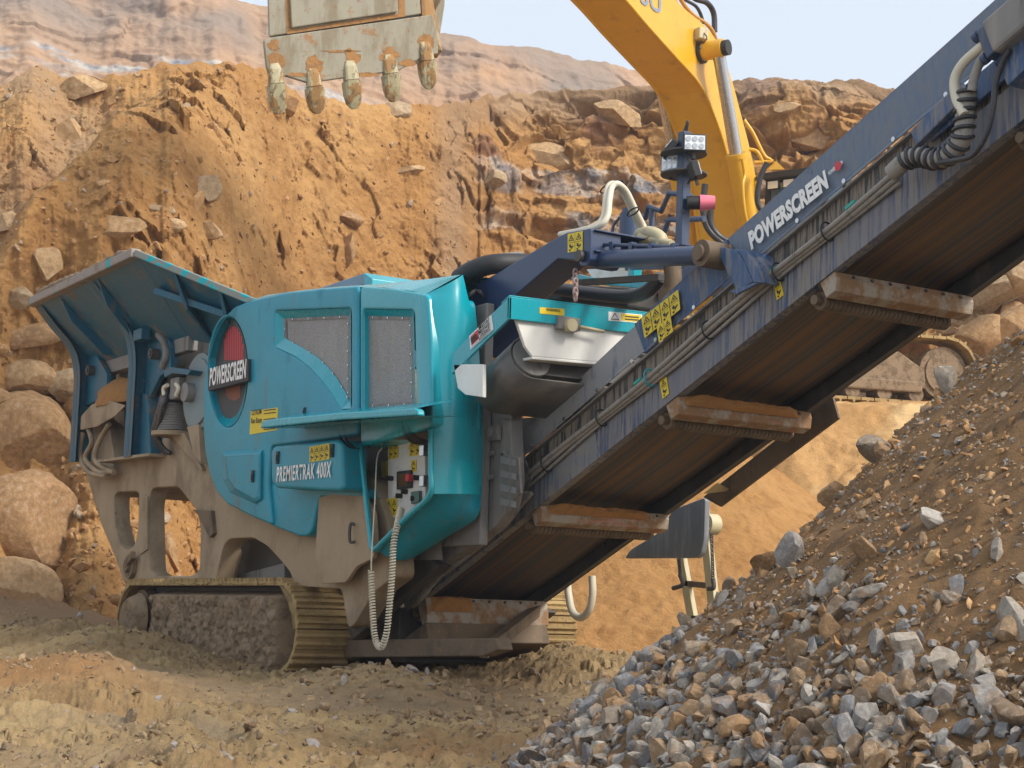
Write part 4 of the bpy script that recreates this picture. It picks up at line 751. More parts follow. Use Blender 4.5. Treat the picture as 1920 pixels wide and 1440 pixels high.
g = MB(); g.tube(H_, .0062, 5); g.tube(cr([pth[-1], U(697, 1040, y=-.12), U(703, 940, y=-.09), U(707, 860, y=.05), U(716, 840, y=.1)], 6), .006, 6); g.build('coil_cord', M['hose_white'], cru)
MB().box((1.1, .42, 1.0), (2.0, .49, 2.75)).build('inner_bulkhead', M['graysteel'], cru, .01)
# right hand gray steel column beside the cover
plate('steel_column', [M['graysteel']], cru, [(908, 745), (955, 745), (958, 815), (962, 905), (950, 960), (925, 990), (880, 1024), (800, 1074), (740, 1110), (738, 1070), (776, 1048), (893, 973), (905, 930)], y=.50, thick=.10, bevel=.01, rr=.03)
g = MB(); e_ = U(928, 812, y=.48); g.box(e_-[.07, .02, .055], e_+[.07, .01, .055]); g.cyl(e_-[0, .02, 0], e_-[0, .05, 0], .035, 6); g.build('clamp_block', M['graysteel'], cru, .004)
g = MB(); g.prism(px([(928, 742), (952, 742), (958, 785), (940, 785)], y=.47), (0, .02, 0)); g.prism(px([(906, 790), (1090, 775), (1090, 800), (910, 815)], y=.9), (0, .06, 0)); g.build('guard_bracket', M['graysteel'], cru, .003)
for a in ((925, 850), (924, 895), (948, 850)): e_ = U(*a, y=.49); g = MB(); g.cyl(e_, e_-[0, .03, 0], .022, 6); g.build('bolt', M['graysteel'], cru)
g = MB()
for i in range(4): g.add([U(938, 855+i*26, y=.44), U(968, 862+i*26, y=.40), U(968, 874+i*26, y=.38), U(938, 868+i*26, y=.42)], [(0, 1, 2, 3)])
g.prism(px([(938, 848), (972, 858), (976, 925), (958, 940), (934, 925)], y=.46), (0, .02, 0)); g.build('hinge_guard', M['graysteel'], cru, .003)
# ================================================================ HOPPER and the gear between hopper and cover
A1 = np.array([-5.41, -.60, 3.66]); A2 = np.array([-2.41, -.60, 3.70]); A3 = np.array([-1.25, .05, 3.17]); T_ = M['teal_dull']
W1 = np.array([-5.30, .10, 3.02]); W2 = np.array([-2.75, .10, 3.02]); W3 = np.array([-1.6, .45, 2.75]); A0 = np.array([-5.60, 3.3, 3.66])
def slab(P4, th, name, mat, par=cru, bev=.006):
    n = np.cross(P4[1]-P4[0], P4[3]-P4[0]); n /= np.linalg.norm(n); n = n if np.dot(n, CAM-P4[0]) < 0 else -n
    return MB().prism(P4, n*th).build(name, mat, par, bev)
hop = empty('hopper', (-4, 1.35, 2.5), '', ''); del hop['label'], hop['category']; hop.parent = cru; hop.matrix_parent_inverse = cru.matrix_world.inverted()
slab([A1, A2, W2, W1], .03, 'side_wing', T_, hop); slab([A2, A3, W3, W2], .03, 'corner_wing', T_, hop)
B1h = np.array([-5.45, 3.3, 3.66]); slab([A1+[-.0, 0, 0], B1h, np.array([-5.3, 2.6, 3.02]), W1], .03, 'rear_wing', T_, hop)
slab([B1h, B1h+[3, 0, .04], np.array([-2.75, 2.6, 3.02]), np.array([-5.3, 2.6, 3.02])], .03, 'side_wing', T_, hop)
# rim bars round the lip
lipm = paint('scraped_rim_steel', (.26, .22, .19), [((.02, .34, .40), (5, 5, 5), .60, .64, .9), (MUD, (6, 6, 6), .5, .65, .7), ((.34, .33, .35), SP, .55, .7, .5)], .6, bump=.3)
g = MB(); g.bar(A1, A2, .10, .085); g.bar(A1, B1h, .10, .085); g.build('rim', lipm, hop, .012); g = MB(); g.bar(A2+[.0, 0, 0], A3, .06, .065); g.bar(A3, A3+[.5, .3, -.12], .06, .06); g.build('rim', paint('cyan_marked_rim', (.20, .22, .20), [((.0, .36, .42), (6, 6, 9), .50, .54, .95), ((.30, .24, .17), (4, 4, 4), .52, .66, .8)], .6, bump=.2), hop, .008)
g = MB(); q = cr([A1+[.2, 0, .05], A1+[.9, .02, .075], A1+[1.6, .02, .06], A2+[-.3, .02, .05]], 8); g.tube(q, .05, 8, rr=[.03+.03*abs(math.sin(i*1.7)) for i in range(len(q))]); g.build('mud_cake', M['framemud'], hop)
# inner beam along the wing's foot and ribs on the wings
g = MB(); g.bar(U(158, 618, y=.02), U(250, 590, y=.02), .12, .20); g.bar(np.array([-5.25, .12, 2.98]), np.array([-2.7, .12, 2.98]), .1, .14); g.build('wing_beam', M['graysteel'], hop, .008)
def lerp(a, b, t): return a*(1-t)+b*t
for t in (.25, .62): a = lerp(A1, A2, t); b = lerp(W1, W2, t); g = MB(); g.prism([a+[0, .04, -.05], b+[0, -.02, .05], b+[0, -.16, .05], lerp(a, b, .4)+[0, -.10, -.03]], (.03, 0, 0)); g.build('rib', T_, hop, .004)
for t in (.3, .7): a = lerp(A2, A3, t); b = lerp(W2, W3, t); d = lerp(a, b, .5)+np.array([.12, -.12, -.06]); g = MB(); g.prism([a, b, d], (.03, .02, 0)); g.build('rib', T_, hop, .004)
for f_ in (.45,): a = lerp(A2, W2, f_); b = lerp(A3, W3, f_); g = MB(); g.bar(a+[.05, -.05, 0], b+[.05, -.05, 0], .10, .06); g.build('stiffener', T_, hop, .004)
# posts: web plate facing the lens side with a curved flange on its outer edge
def post(x, ytop, zbot, wd=.42, mat=T_):
    prof = cr([(ytop, 3.60), (ytop+.16, 3.42), (-.18, 3.20), (-.10, 2.95), (-.09, 2.5), (-.09, zbot)], 7)
    g = MB(); pts = [(x, p[0], p[1]) for p in prof]+[(x, -.09+wd, zbot), (x, -.09+wd, 3.05), (x, ytop+.25, 3.55)]; g.prism(pts, (.03, 0, 0)); g.build('post_web', mat, hop, .004)
    g = MB(); loft([(x-.10, p[0], p[1]) for p in prof], [(x+.10, p[0], p[1]) for p in prof], g, close=False, smooth=True); loft([(x-.10, p[0]+.025, p[1]) for p in prof], [(x+.10, p[0]+.025, p[1]) for p in prof], g, close=False, smooth=True); g.build('post_flange', mat, hop)
post(U(250, 650, y=-.09)[0], -.55, 1.95, .5); post(U(146, 690, y=-.09)[0], -.55, 2.0, .42)
g = MB(); e_ = U(262, 628, y=-.12); g.box(e_-[.10, .03, .055], e_+[.12, .06, .055]); g.build('stop_block', M['teal_dull'], hop, .006)
plate('pivot_plate', [T_], hop, [(272, 618), (300, 618), (318, 640), (320, 690), (300, 705), (280, 745), (272, 740)], y=.02, thick=.05, bevel=.006)
g = MB(); ar = cr([U(297, 628, y=.0), U(308, 642, y=.0), U(312, 665, y=.0), U(304, 690, y=.0)], 7); g.tube(ar, .035, 8); g.build('slot_rim', M['graysteel'], hop)
for a in ((290, 664), (172, 695)): e_ = U(*a, y=-.02); g = MB(); g.cyl(e_+[0, .05, 0], e_-[0, .05, 0], .055, 18); g.cyl(e_-[0, .05, 0], e_-[0, .06, 0], .03, 12); g.build('pin', M['darksteel'], hop, .004)
plate('pivot_plate', [T_], hop, [(158, 665), (164, 658), (180, 664), (200, 700), (200, 745), (160, 760)], y=.0, thick=.05, bevel=.006)
for i in range(3): e_ = lerp(U(104, 604, y=-.32), U(130, 628, y=-.1), i/2); g = MB(); g.cyl(e_, e_-[.02, .05, .02], .04, 6); g.build('bolt', M['darksteel'], hop, .004)
# side wall under the wings with a round hole; mud; pale skirt flap; inner feeder body
hole = [(215+13*math.cos(a), 665-12*math.sin(a)) for a in np.linspace(0, 2*math.pi, 20, endpoint=False)]
plate('hopper_wall', [M['mudsteel']], hop, [(150, 640), (200, 625), (330, 600), (410, 600), (410, 700), (345, 760), (270, 745), (215, 745), (150, 765)], [hole, [(325+11*math.cos(a), 634-10*math.sin(a)) for a in np.linspace(0, 2*math.pi, 20, endpoint=False)]], y=.42, thick=.03, bevel=.004)
plate('wear_plate', [M['mudsteel']], hop, [(205, 678), (252, 668), (256, 735), (215, 750)], y=.36, thick=.03)
g = MB(); g.bar(U(196, 680, y=.3), U(255, 667, y=.3), .1, .03); g.build('ledge', M['brownsteel'], hop, .004)
plate('skirt_flap', [M['mudsteel']], hop, [(150, 806), (152, 780), (172, 758), (200, 750), (235, 760), (215, 780), (180, 800)], y=-.06, thick=.012, bevel=.003, rr=.03)
c_ = U(228, 745, y=.15); th, ph_ = np.meshgrid(np.linspace(0, 2*math.pi, 50), np.linspace(0, math.pi/2, 20)); sx_ = np.stack([c_[0]+.55*np.cos(th)*np.sin(ph_), c_[1]+.22*np.sin(th)*np.sin(ph_), c_[2]-.1+.30*np.cos(ph_)], -1); sx_ += .06*fbm(sx_, 5, 4)[..., None]; gridmesh('mud_heap', sx_, M['rustclay'], parent=hop)
g = MB(); g.box((-6.0, .5, 1.9), (-2.6, 2.2, 2.85)); g.build('feeder_body', M['brownsteel'], cru, .01)
g = MB(); g.prism(px([(253, 735), (275, 738), (282, 852), (262, 855)], y=.0), (0, .3, 0)); g.build('support_leg', M['teal_dull'], cru, .008); g = MB(); g.prism(px([(232, 770), (246, 766), (250, 850), (236, 848)], y=.15), (0, .1, 0)); g.build('support_leg', M['teal_dull'], cru, .008)
g = MB(); g.bar(U(205, 866, y=.05), U(302, 854, y=.05), .25, .03); g.build('ledge_plate', M['mudsteel'], cru, .003)
g = MB()
for q_ in ([(165, 800), (172, 830), (160, 860), (185, 885), (212, 883)], [(205, 795), (185, 830), (178, 862), (200, 880), (214, 886)], [(155, 810), (150, 850), (165, 884), (200, 893)]): g.tube(cr([U(a, b, y=-.02) for a, b in q_], 6), .028, 8)
g.build('drain_hose', M['mudsteel'], cru)
# drive guard, spring, hose bundle
g = MB(); g.prism(px([(333, 645), (392, 632), (396, 700), (333, 706)], y=.25), (0, .5, 0)); g.build('motor_box', M['graysteel'], cru, .01)
c_ = U(372, 735, y=.02); g = MB(); g.cyl(c_, c_+[0, .35, 0], .36, 36); g.cyl(c_-[0, .02, 0], c_, .31, 36); g.build('drive_guard', paint('dusty_blue_gray_steel', (.17, .23, .25), [(DUST, BG, .4, .65, .7)], .55, bump=.1), cru, .008)
g = MB(); g.prism(px([(306, 694), (320, 688), (358, 694), (352, 703), (322, 700), (308, 708)], y=-.12), (0, .3, 0)); g.build('belt_cowl', M['teal_dull'], cru, .005)
g = MB(); g.box(U(330, 728, y=-.05)-[.10, .02, .10], U(330, 728, y=-.05)+[.10, .15, .10]); g.cyl(U(345, 735, y=-.08), U(345, 735, y=-.08)+[0, .15, 0], .09, 16); g.build('valve', M['graysteel'], cru, .01)
g = MB(); c_ = U(325, 783, y=.05)
zt_, zb_ = U(325, 760, y=.05)[2], U(325, 810, y=.05)[2]; tt = np.linspace(0, 1, 420); g.tube(np.stack([c_[0]+.135*np.cos(tt*2*math.pi*11), c_[1]+.135*np.sin(tt*2*math.pi*11), zb_+(zt_-zb_)*tt], 1), .014, 6); g.cyl((c_[0], c_[1], zb_), (c_[0], c_[1], zt_), .11, 20, 1); g.build('coil_spring', [M['graysteel'], M['darksteel']], cru)
g = MB(); g.cyl((c_[0], c_[1], zb_-.04), (c_[0], c_[1], zb_), .2, 20); g.prism(px([(305, 812), (345, 812), (378, 878), (378, 884), (318, 815)], y=.06), (0, .15, 0)); g.prism(px([(350, 800), (372, 795), (376, 870), (362, 850)], y=.0), (0, .2, 0)); g.build('spring_seat', M['mudsteel'], cru, .006)
g = MB()
for i in range(9):
    o_ = rng.uniform(-5, 5, 8); g.tube(cr([U(312+o_[0], 728, y=-.05), U(305+o_[1], 752, y=-.1), U(298+o_[2], 778, y=-.1), U(292+o_[3], 805, y=-.08), U(296+o_[4], 832, y=-.02), U(315+o_[5], 850, y=.05)], 6), .022, 7)
g.build('hose_bundle', M['hose_dark'], cru)
g = MB()
for q_ in ([(308, 742), (307, 728), (314, 722)], [(330, 742), (335, 728), (330, 720)]): g.tube(cr([U(a, b, y=-.1) for a, b in q_], 6), .02, 8)
g.build('hose_end', M['hose_white'], cru)
g = MB(); g.prism(px([(298, 683), (322, 683), (318, 745), (292, 752)], y=.12), (0, .2, 0)); g.build('valve_cabinet', M['darksteel'], cru, .008)
# exhaust cowl behind the cover roof
g = MB(); g.prism([U(583, 545, y=.9), U(682, 512, y=.9), U(690, 532, y=.9), U(600, 552, y=.9)], (0, .5, 0)); g.build('rear_cowl', paint('hazy_blue_plastic', (.16, .24, .32), [(DUST, BG, .5, .7, .5)], .35), cru, .01)
g = MB(); g.prism([U(682, 511, y=.88), U(697, 522, y=.88), U(697, 545, y=.88), U(682, 545, y=.88)], (0, .5, 0)); g.build('cowl_end', M['teal_clean'], cru, .008)
# ================================================================ CONVEYOR
cv = empty('conveyor', CV(3, 1.35, 0), '', ''); del cv['label'], cv['category']; cv.parent = cru; cv.matrix_parent_inverse = cru.matrix_world.inverted()
Y0, Y1 = .762, 1.938; SE = 8.6
def channel(y, sgn, s0, s1, n0, n1, name, mat, fl=.07):
    g = MB(); g.cbox(s0, s1, min(y, y+sgn*.012), max(y, y+sgn*.012), n0, n1)
    for n in (n0, n1-.012): g.cbox(s0, s1, min(y+sgn*.0125, y+sgn*fl), max(y+sgn*.0125, y+sgn*fl), n, n+.012)
    return g.build(name, mat, cv, .003)
sl0 = -1.9
M['channel'] = paint('blue_channel_with_mud_runs', (.03, .062, .14), [((.25, .225, .19), (30, 30, 1.6), .42, .56, .9), ((.18, .18, .20), (1.1, 1.1, 1.1), .42, .6, .8), (MUD, (5, 5, 5), .62, .72, .6)], .5, bump=.12)
M['channel_low'] = paint('gray_scuffed_channel', (.20, .20, .21), [((.05, .09, .17), (24, 24, 2.0), .50, .64, .8), ((.30, .26, .20), (5, 5, 5), .5, .68, .7)], .5, bump=.15)
channel(Y0, 1, .9, SE, -.055, .16, 'lower_rail', M['channel']); channel(Y0, 1, sl0, .897, -.055, .16, 'lower_rail', M['channel_low'])
M['skirt'] = paint('dirty_black_skirt_rubber', (.035, .035, .038), [((.23, .19, .145), (38, 38, 2.4), .44, .56, .92), ((.17, .15, .13), (3, 3, 3), .5, .7, .6)], .7, bump=.25)
g = MB(); g.cbox(0.0, SE, Y0+.035, Y0+.055, .163, .34); g.build('skirt_rubber', M['skirt'], cv)
g = MB(); g.cbox(-.05, SE, Y0+.0, Y0+.055, .34, .352); g.build('skirt_ledge', M['graysteel'], cv)
def guard(s0, s1, nt0, nt1, mat, y=Y0, yb=-.03):   # upper blue sheet leaning outwards with a bottom flange
    P = [CV(s0, y-.012, .355), CV(s1, y-.012, .375), CV(s1, y-.008, .40), CV(s0, y-.008, .38)]; g = MB(); g.prism(P, (0, .008, 0))
    P = [CV(s0, y-.008, .38), CV(s1, y-.008, .40), CV(s1, y+yb, nt1), CV(s0, y+yb, nt0)]; g.prism(P, (0, .006, 0)); g.prism([CV(s0, y+yb, nt0), CV(s1, y+yb, nt1), CV(s1, y+yb+.05, nt1+.004), CV(s0, y+yb+.05, nt0+.004)], CN*.006)
    o = g.build('upper_guard', mat, cv, .002); 
    for s in np.arange(s0+.15, s1, .42): c = CV(s, y-.012, .372); MB().cyl(c, c-[0, .012, 0], .016, 6).build('bolt', M['chrome'], o)
    return o
guard(.06, 1.60, .50, .565, paint('dusty_gray_blue_guard', (.26, .27, .29), [((.07, .11, .19), (16, 16, 3), .52, .68, .7), (DUST, (5, 5, 5), .5, .7, .6)], .5, bump=.08)); gm = guard(1.605, 2.62, .57, .60, M['navy_dusty'], Y0-.01); gu = guard(2.625, SE, .60, .66, M['navy_guard'])
GPL = ([0, Y0-.04, 0], [0, 1, 0])
text('POWERSCREEN', U(1409, 467, y=Y0-.035), U(1556, 348, y=Y0-.035), .105, M['letter'], gu, bold=.055, shear=.12, off=.004, upv=CN)
text('POWERSCREEN', U(1556, 329, y=Y0-.035), U(1582, 306, y=Y0-.035), .022, M['letter'], gu, bold=.03, off=.006, upv=CN)
c_ = U(1571, 311, y=Y0-.042); g = MB(); g.add([c_+.028*(math.cos(a)*CE+math.sin(a)*CN) for a in np.linspace(0, 2*math.pi, 24, endpoint=False)], [tuple(range(24))]); g.build('sun_emblem', M['red'], gu)
# left end cheek, and stickers on the small guard
g = MB(); g.prism([CV(.0, Y0-.05, .50), CV(.10, Y0-.05, .50), CV(.16, Y0-.05, .12), CV(.06, Y0-.05, .10)], (0, .01, 0)); g.prism([CV(-.08, Y0+.02, .40), CV(.0, Y0-.05, .50), CV(.10, Y0-.05, .10), CV(.0, Y0, .08)], (0, .008, 0)); g.build('end_cheek', M['graysteel'], cv, .003)
stp = [(1202, 598), (1272, 541), (1279, 592), (1240, 622)]
sticker([(1203, 597), (1272, 543), (1276, 580), (1209, 634)], gm, 2, 4, y=Y0-.05); sticker([(1232, 614), (1258, 594), (1262, 622), (1236, 642)], gm, 2, 2, y=Y0-.052)
sticker([(1237, 715), (1250, 706), (1255, 738), (1243, 748)], cv, 2, 1, y=Y0-.004); sticker([(1450, 527), (1462, 518), (1470, 553), (1457, 563)], cv, 2, 1, y=Y0-.004)
# far rail and its guard
fr = channel(Y1, -1, sl0, SE, -.06, .17, 'lower_rail', M['darksteel'], .06)
for s in (-.7, .9, 1.3, 2.4, 3.9, 4.1): c = CV(s, Y1-.013, .05+.02*math.sin(s*9)); b = MB(); b.cyl(c, c-[0, .015, 0], .03, 6); b.build('bolt', M['darksteel'], fr)
g = MB(); g.prism([CV(0, Y1+.01, .17), CV(SE, Y1+.01, .17), CV(SE, Y1+.04, .60), CV(0, Y1+.04, .55)], (0, .008, 0)); g.build('upper_guard', M['navy_guard'], cv)
# belt: return run below and troughed carrying run above, sagging a little between rollers
def belt(n0, y0, y1, nm, sag=.02, crown=0, s0=-1.9, mat='belt'):
    ss = np.linspace(s0, SE, 260); ys = np.linspace(y0, y1, 30); G_ = np.zeros((len(ss), len(ys), 3))
    for i, s in enumerate(ss):
        for j, y in enumerate(ys):
            t = (y-y0)/(y1-y0)*2-1; n = n0+crown*abs(t)**2-sag*abs(math.sin(math.pi*s/1.65))-.35*max(0, -s-.9)**2*.05; p = CV(s, y, n); G_[i, j] = p
    o = gridmesh(nm, G_, M[mat], parent=cv); m = o.modifiers.new('thick', 'SOLIDIFY'); m.thickness = .012; return o
belt(.045, Y0+.09, Y1-.09, 'return_belt'); belt(.17, Y0+.07, Y1-.07, 'carrying_belt', 0, .16)
# cross brackets with ribbed return rollers
def bracket(s, mud, big=False):
    h = .20 if big else .11; g = MB(); P = [CV(s-.01, 0, -.055), CV(s+.12, 0, -.055), CV(s+.12, 0, -.055-h*.4), CV(s+.08, 0, -.055-h), CV(s-.0, 0, -.055-h)]
    g.prism([np.array([p[0], Y0+.01, p[2]]) for p in P], (0, Y1-Y0-.02, 0)); o = g.build('roller_bracket', M['bracketpaint'], cv, .006)
    for k in range(7): c = CV(s+.122, Y0+.15+k*.15, -.08); MB().cyl(c, c+CE*.008, .012, 6).build('bolt', M['darksteel'], o)
    g = MB(); y0 = Y0+.08; y1 = Y1-.08; g.cyl(CV(s-.10, Y0+.02, -.115), CV(s-.10, Y1-.02, -.115), .03, 14)
    nd = 30
    for k in range(nd): y = y0+(y1-y0)*k/(nd-1); g.cyl(CV(s-.10, y, -.115)-[0, .009, 0], CV(s-.10, y+.012, -.115)+[0, .009, 0], .056, 18)
    g.build('ribbed_roller', M['brownsteel'], o)
    if mud:
        ys = np.linspace(Y0+.06, Y0+.06+(Y1-Y0-.12)*mud, 90); a = np.linspace(0, 1, 16); yy, aa = np.meshgrid(ys, a); G_ = np.zeros(yy.shape+(3,)); env = np.clip(np.minimum((yy-ys[0])/.08, (ys[-1]-yy)/.10), 0, 1)
        th = env*(.045+.045*fbm(np.stack([yy, aa*.3, 0*yy], -1), 5, 4)+.02*fbm(np.stack([yy, aa*.3, 0*yy], -1), 18, 3))*np.sin(np.pi*np.clip(aa, 0, 1))**.6
        for i in range(yy.shape[0]):
            for j in range(yy.shape[1]): p = CV(s+.125, yy[i, j], -.05-aa[i, j]*h*.62); G_[i, j] = p+CE*(th[i, j]-.004)+CN*(th[i, j]*.25)
        gridmesh('mud_cake', G_, M['rustclay'], parent=o)
    return o
M['bracketpaint'] = paint('gray_bracket_paint', (.33, .28, .22), [((.25, .13, .05), (7, 7, 7), .40, .58, .9), ((.55, .20, .17), (1, 1, 14), .60, .66, .5), ((.14, .11, .08), SP, .58, .68, .7)], .6, bump=.2)
bracket(0, .85); bracket(1.658, .93); bracket(3.2, 0); bracket(4.85, 0); bracket(6.5, 0); bracket(-1.705, .35, True)
# tail box under the lowest bracket, hose ends there
g = MB(); g.cbox(-1.95, -1.60, Y0-.02, Y1-.05, -.42, -.26); g.build('tail_box', M['brownsteel'], cv, .01)
# spillage chute plates hanging beyond the far rail
def tri(pts, mat, nm='chute_plate', y=2.02): o = plate(nm, [mat], cv, pts, y=y, thick=.02, bevel=.003); return o
tri([(1325, 930), (1490, 790), (1505, 796), (1572, 780), (1545, 745), (1572, 776), (1334, 951), (1318, 935)], M['brownsteel']) if 0 else None
tri([(1318, 932), (1560, 742), (1572, 784), (1350, 950)], M['brownsteel'], y=2.15)
g = MB(); g.add([U(1485, 800, y=1.96), U(1518, 772, y=1.96), U(1524, 806, y=2.3), U(1500, 801, y=2.1)], [(0, 1, 2, 3)]); g.build('chute_wing', M['cream'], cv); g = MB(); g.add([U(1318, 926, y=1.96), U(1345, 905, y=1.96), U(1373, 920, y=2.2)], [(0, 1, 2)]); g.build('chute_wing', M['cream'], cv)
g = MB(); g.prism([U(1540, 750, y=2.25), U(1560, 740, y=2.25), U(1572, 776, y=2.25), U(1556, 790, y=2.25)], (0, .01, 0)); g.build('chute_edge', paint('pale_galvanised_steel', (.5, .55, .62), [], .4), cv)
# hoses strapped along the rail
def along(n, y, w=0): return [CV(s, y+w*math.sin(s*5), n+.012*math.sin(s*3+n*40)) for s in np.arange(-1.3, 4.0, .22)]
for i, (n, y, r) in enumerate([(.185, Y0-.02, .018), (.150, Y0-.035, .018), (.168, Y0-.055, .017), (.125, Y0-.02, .012)]):
    g = MB(); g.tube(cr(along(n+.015*i*0, y), 4), r, 10); g.build('hose', M['hose'], cv)
for s in (.35, 1.05, 1.62, 2.25, 2.95, 3.4): g = MB(); ring_ = [CV(s+.01*math.sin(a), Y0-.035+.052*math.cos(a), .16+.058*math.sin(a)) for a in np.linspace(0, 2*math.pi, 17)]; g.tube(ring_, .006, 6, cap=False); g.build('cable_tie', M['black'] if s not in (1.62,) else M['teal_clean'], cv)
for s in (1.5, 2.9, 3.62): g = MB(); c = CV(s, Y0-.05, .19); g.bar(c-CE*.03, c+CE*.05, .02, .02); g.build('tie_tape', paint('green_tape', (.02, .30, .24), [], .5), cv)
# hydraulic motor and its wrapped hoses near the head
mo = U(1900, 55, y=.62); g = MB(); u_ = CE; g.bar(mo-u_*.10, mo+u_*.75, .20, .20, CN); g.build('motor_body', M['graysteel'], cv, .02)
g = MB(); g.bar(mo-u_*.16, mo-u_*.06, .16, .18, CN)
for a, b in ((-.07, -.06), (-.07, .06), (.07, -.06), (.07, .06)): c = mo-u_*.16+CN*a+np.array([0, b, 0]); g.cyl(c, c-u_*.03, .03, 12)
g.build('motor_flange', M['navy'], cv, .01)
def pt(l, y=.62): return [U(a, b, y=y if len(q) < 3 else q[2]) for q in l for a, b in [q[:2]]]
for i, (l, m_, r) in enumerate([([(1862, 68), (1835, 92), (1805, 120), (1790, 150), (1793, 185), (1808, 215)], 'hose_white', .026), ([(1872, 85), (1845, 105), (1828, 140), (1822, 170)], 'hose', .024), ([(1893, 92), (1878, 120), (1866, 160), (1862, 200), (1850, 250), (1825, 290), (1795, 300), (1760, 305)], 'hose_dark', .016)]):
    g = MB(); g.tube(cr(pt(l, .58), 8), r, 12); g.build('hose', M[m_], cv)
W_ = cr(pt([(1815, 170), (1810, 205), (1808, 235), (1803, 262), (1780, 290), (1755, 299), (1725, 293), (1700, 300), (1672, 325)], .62), 14); g = MB(); g.tube(W_, .05, 14); g.build('hose', M['hose'], cv)
sl_ = np.concatenate([[0], np.cumsum(np.linalg.norm(np.diff(W_, axis=0), axis=1))]); nn = 900; ss = np.linspace(0, sl_[-1]*.86, nn); C_ = np.stack([np.interp(ss, sl_, W_[:, i]) for i in range(3)], 1); T = np.gradient(C_, axis=0); T /= np.linalg.norm(T, axis=1)[:, None]; u_ = np.cross(T, [0, 1, 0]); u_ /= np.linalg.norm(u_, axis=1)[:, None]; v_ = np.cross(T, u_); ph = ss/.048*2*math.pi
g = MB(); g.tube(C_+.052*(np.cos(ph)[:, None]*u_+np.sin(ph)[:, None]*v_), .012, 6); g.build('spiral_wrap', M['hose_dark'], cv)
g = MB(); g.prism([CV(4.25, Y0-.02, .20), CV(5.3, Y0-.02, .20), CV(5.3, Y0-.02, .34), CV(4.35, Y0-.02, .34)], (0, .03, 0)); g.bar(CV(4.2, Y0-.05, .25), CV(4.6, Y0-.05, .29), .05, .10, CN); g.bar(CV(4.9, Y0-.1, .16), CV(5.5, Y0-.1, .2), .12, .2, CN); g.build('tension_bracket', M['navy_dusty'], cv, .006)
# ================================================================ MAGNET across the conveyor
def CL(p): d = np.array(p)-CO; return np.array([d@CE, p[1], d@CN])
mg = empty('overband_magnet', CV(.4, 1.2, 1.1), '', ''); del mg['label'], mg['category']; mg.parent = cru; mg.matrix_parent_inverse = cru.matrix_world.inverted()
XF = U(955, 556, y=.03)[0]
a_ = U(955, 556, x=XF); b_ = U(1232, 590, x=XF); c_ = U(1200, 622, x=XF); d_ = U(968, 592, x=XF); dl = U(848, 662, y=a_[1])-a_      # longitudinal side direction
dl = np.array([dl[0], 0, dl[2]])
g = MB(); b_ = a_+(b_-a_)*1.0; h_ = np.array([0, 0, -.15]); g.prism([a_, b_, b_+h_, a_+h_], (-.02, 0, 0)); g.prism([a_, a_+dl, a_+dl+h_*1.0, a_+h_], (0, .02, 0)); g.prism([a_, b_, b_+[-.10, 0, -.04], a_+[-.10, 0, -.04]], (0, 0, .012)); g.prism([b_, b_+dl, b_+dl+h_, b_+h_], (0, .02, 0))
mf = g.build('magnet_frame', M['teal_clean'], mg, .004)
g = MB(); W5 = [U(967, 597, x=XF-.03), U(1200, 625, x=XF-.03), U(1155, 680, x=XF-.03), U(1125, 679, x=XF-.03), U(998, 668, x=XF-.03), U(985, 650, x=XF-.03)]; g.prism(W5, (-.03, 0, 0)); g.prism([W5[4], W5[3], W5[3]+[-.18, 0, .0], W5[4]+[-.18, 0, 0]], (0, 0, -.02)); g.build('side_plate', M['white'], mg, .005)
g = MB(); e_ = U(850, 680, y=a_[1]+.0); g.prism([U(850, 683, y=a_[1]), U(905, 683, y=a_[1]), U(905, 745, y=a_[1]), U(872, 740, y=a_[1]), U(858, 728, y=a_[1])], (0, .03, 0)); g.build('side_plate', M['white'], mg, .005)
# drum and belt around it: axis along dl
ax = dl/np.linalg.norm(dl); dn = np.cross(ax, [0, 1, 0]); dn = dn if dn[2] > 0 else -dn; ctr = U(940, 676, x=1.75); R0 = .165; L_ = 1.05
def mbelt(t, a):     # belt loop cross-section in (y, dn)
    return None
sec = [(math.cos(t)*-R0, math.sin(t)*R0) for t in np.linspace(-math.pi/2, math.pi/2, 16)]; yb0 = a_[1]+.30; yb1 = yb0+1.25; nc = -.27
secs = [(yb0-math.cos(t)*R0, math.sin(t)*R0) for t in np.linspace(-math.pi/2, math.pi/2, 16)]+[(yb1+math.cos(t)*R0, math.sin(t)*R0) for t in np.linspace(math.pi/2, -math.pi/2, 16)]
o0 = np.array([a_[0], 0, a_[2]])+ax*.30+dn*nc; S0 = [o0+np.array([0, y, 0])+dn*n for y, n in secs]; S1 = [p+ax*.50 for p in S0]
g = MB(); loft(S0, S1, g, smooth=True); mbt = g.build('magnet_belt', paint('glossy_gray_rubber', (.10, .095, .09), [((.22, .19, .16), (3, 3, 3), .4, .65, .6)], .28, bump=.05), mg); mbt.modifiers.new('s', 'SOLIDIFY').thickness = .012
c_ = o0+np.array([0, yb0, 0]); g = MB(); g.cyl(c_-ax*.02, c_+ax*.52, R0-.02, 28); g.build('drum', M['graysteel'], mg)
g = MB(); q_ = [p-dn*0 for p in S0[15:17]]; g.prism([o0+np.array([0, yb0, 0])-dn*.12, o0+np.array([0, yb1, 0])-dn*.12, o0+np.array([0, yb1, 0])+dn*.12, o0+np.array([0, yb0, 0])+dn*.12], ax*.48); g.build('magnet_core', M['darksteel'], mg)
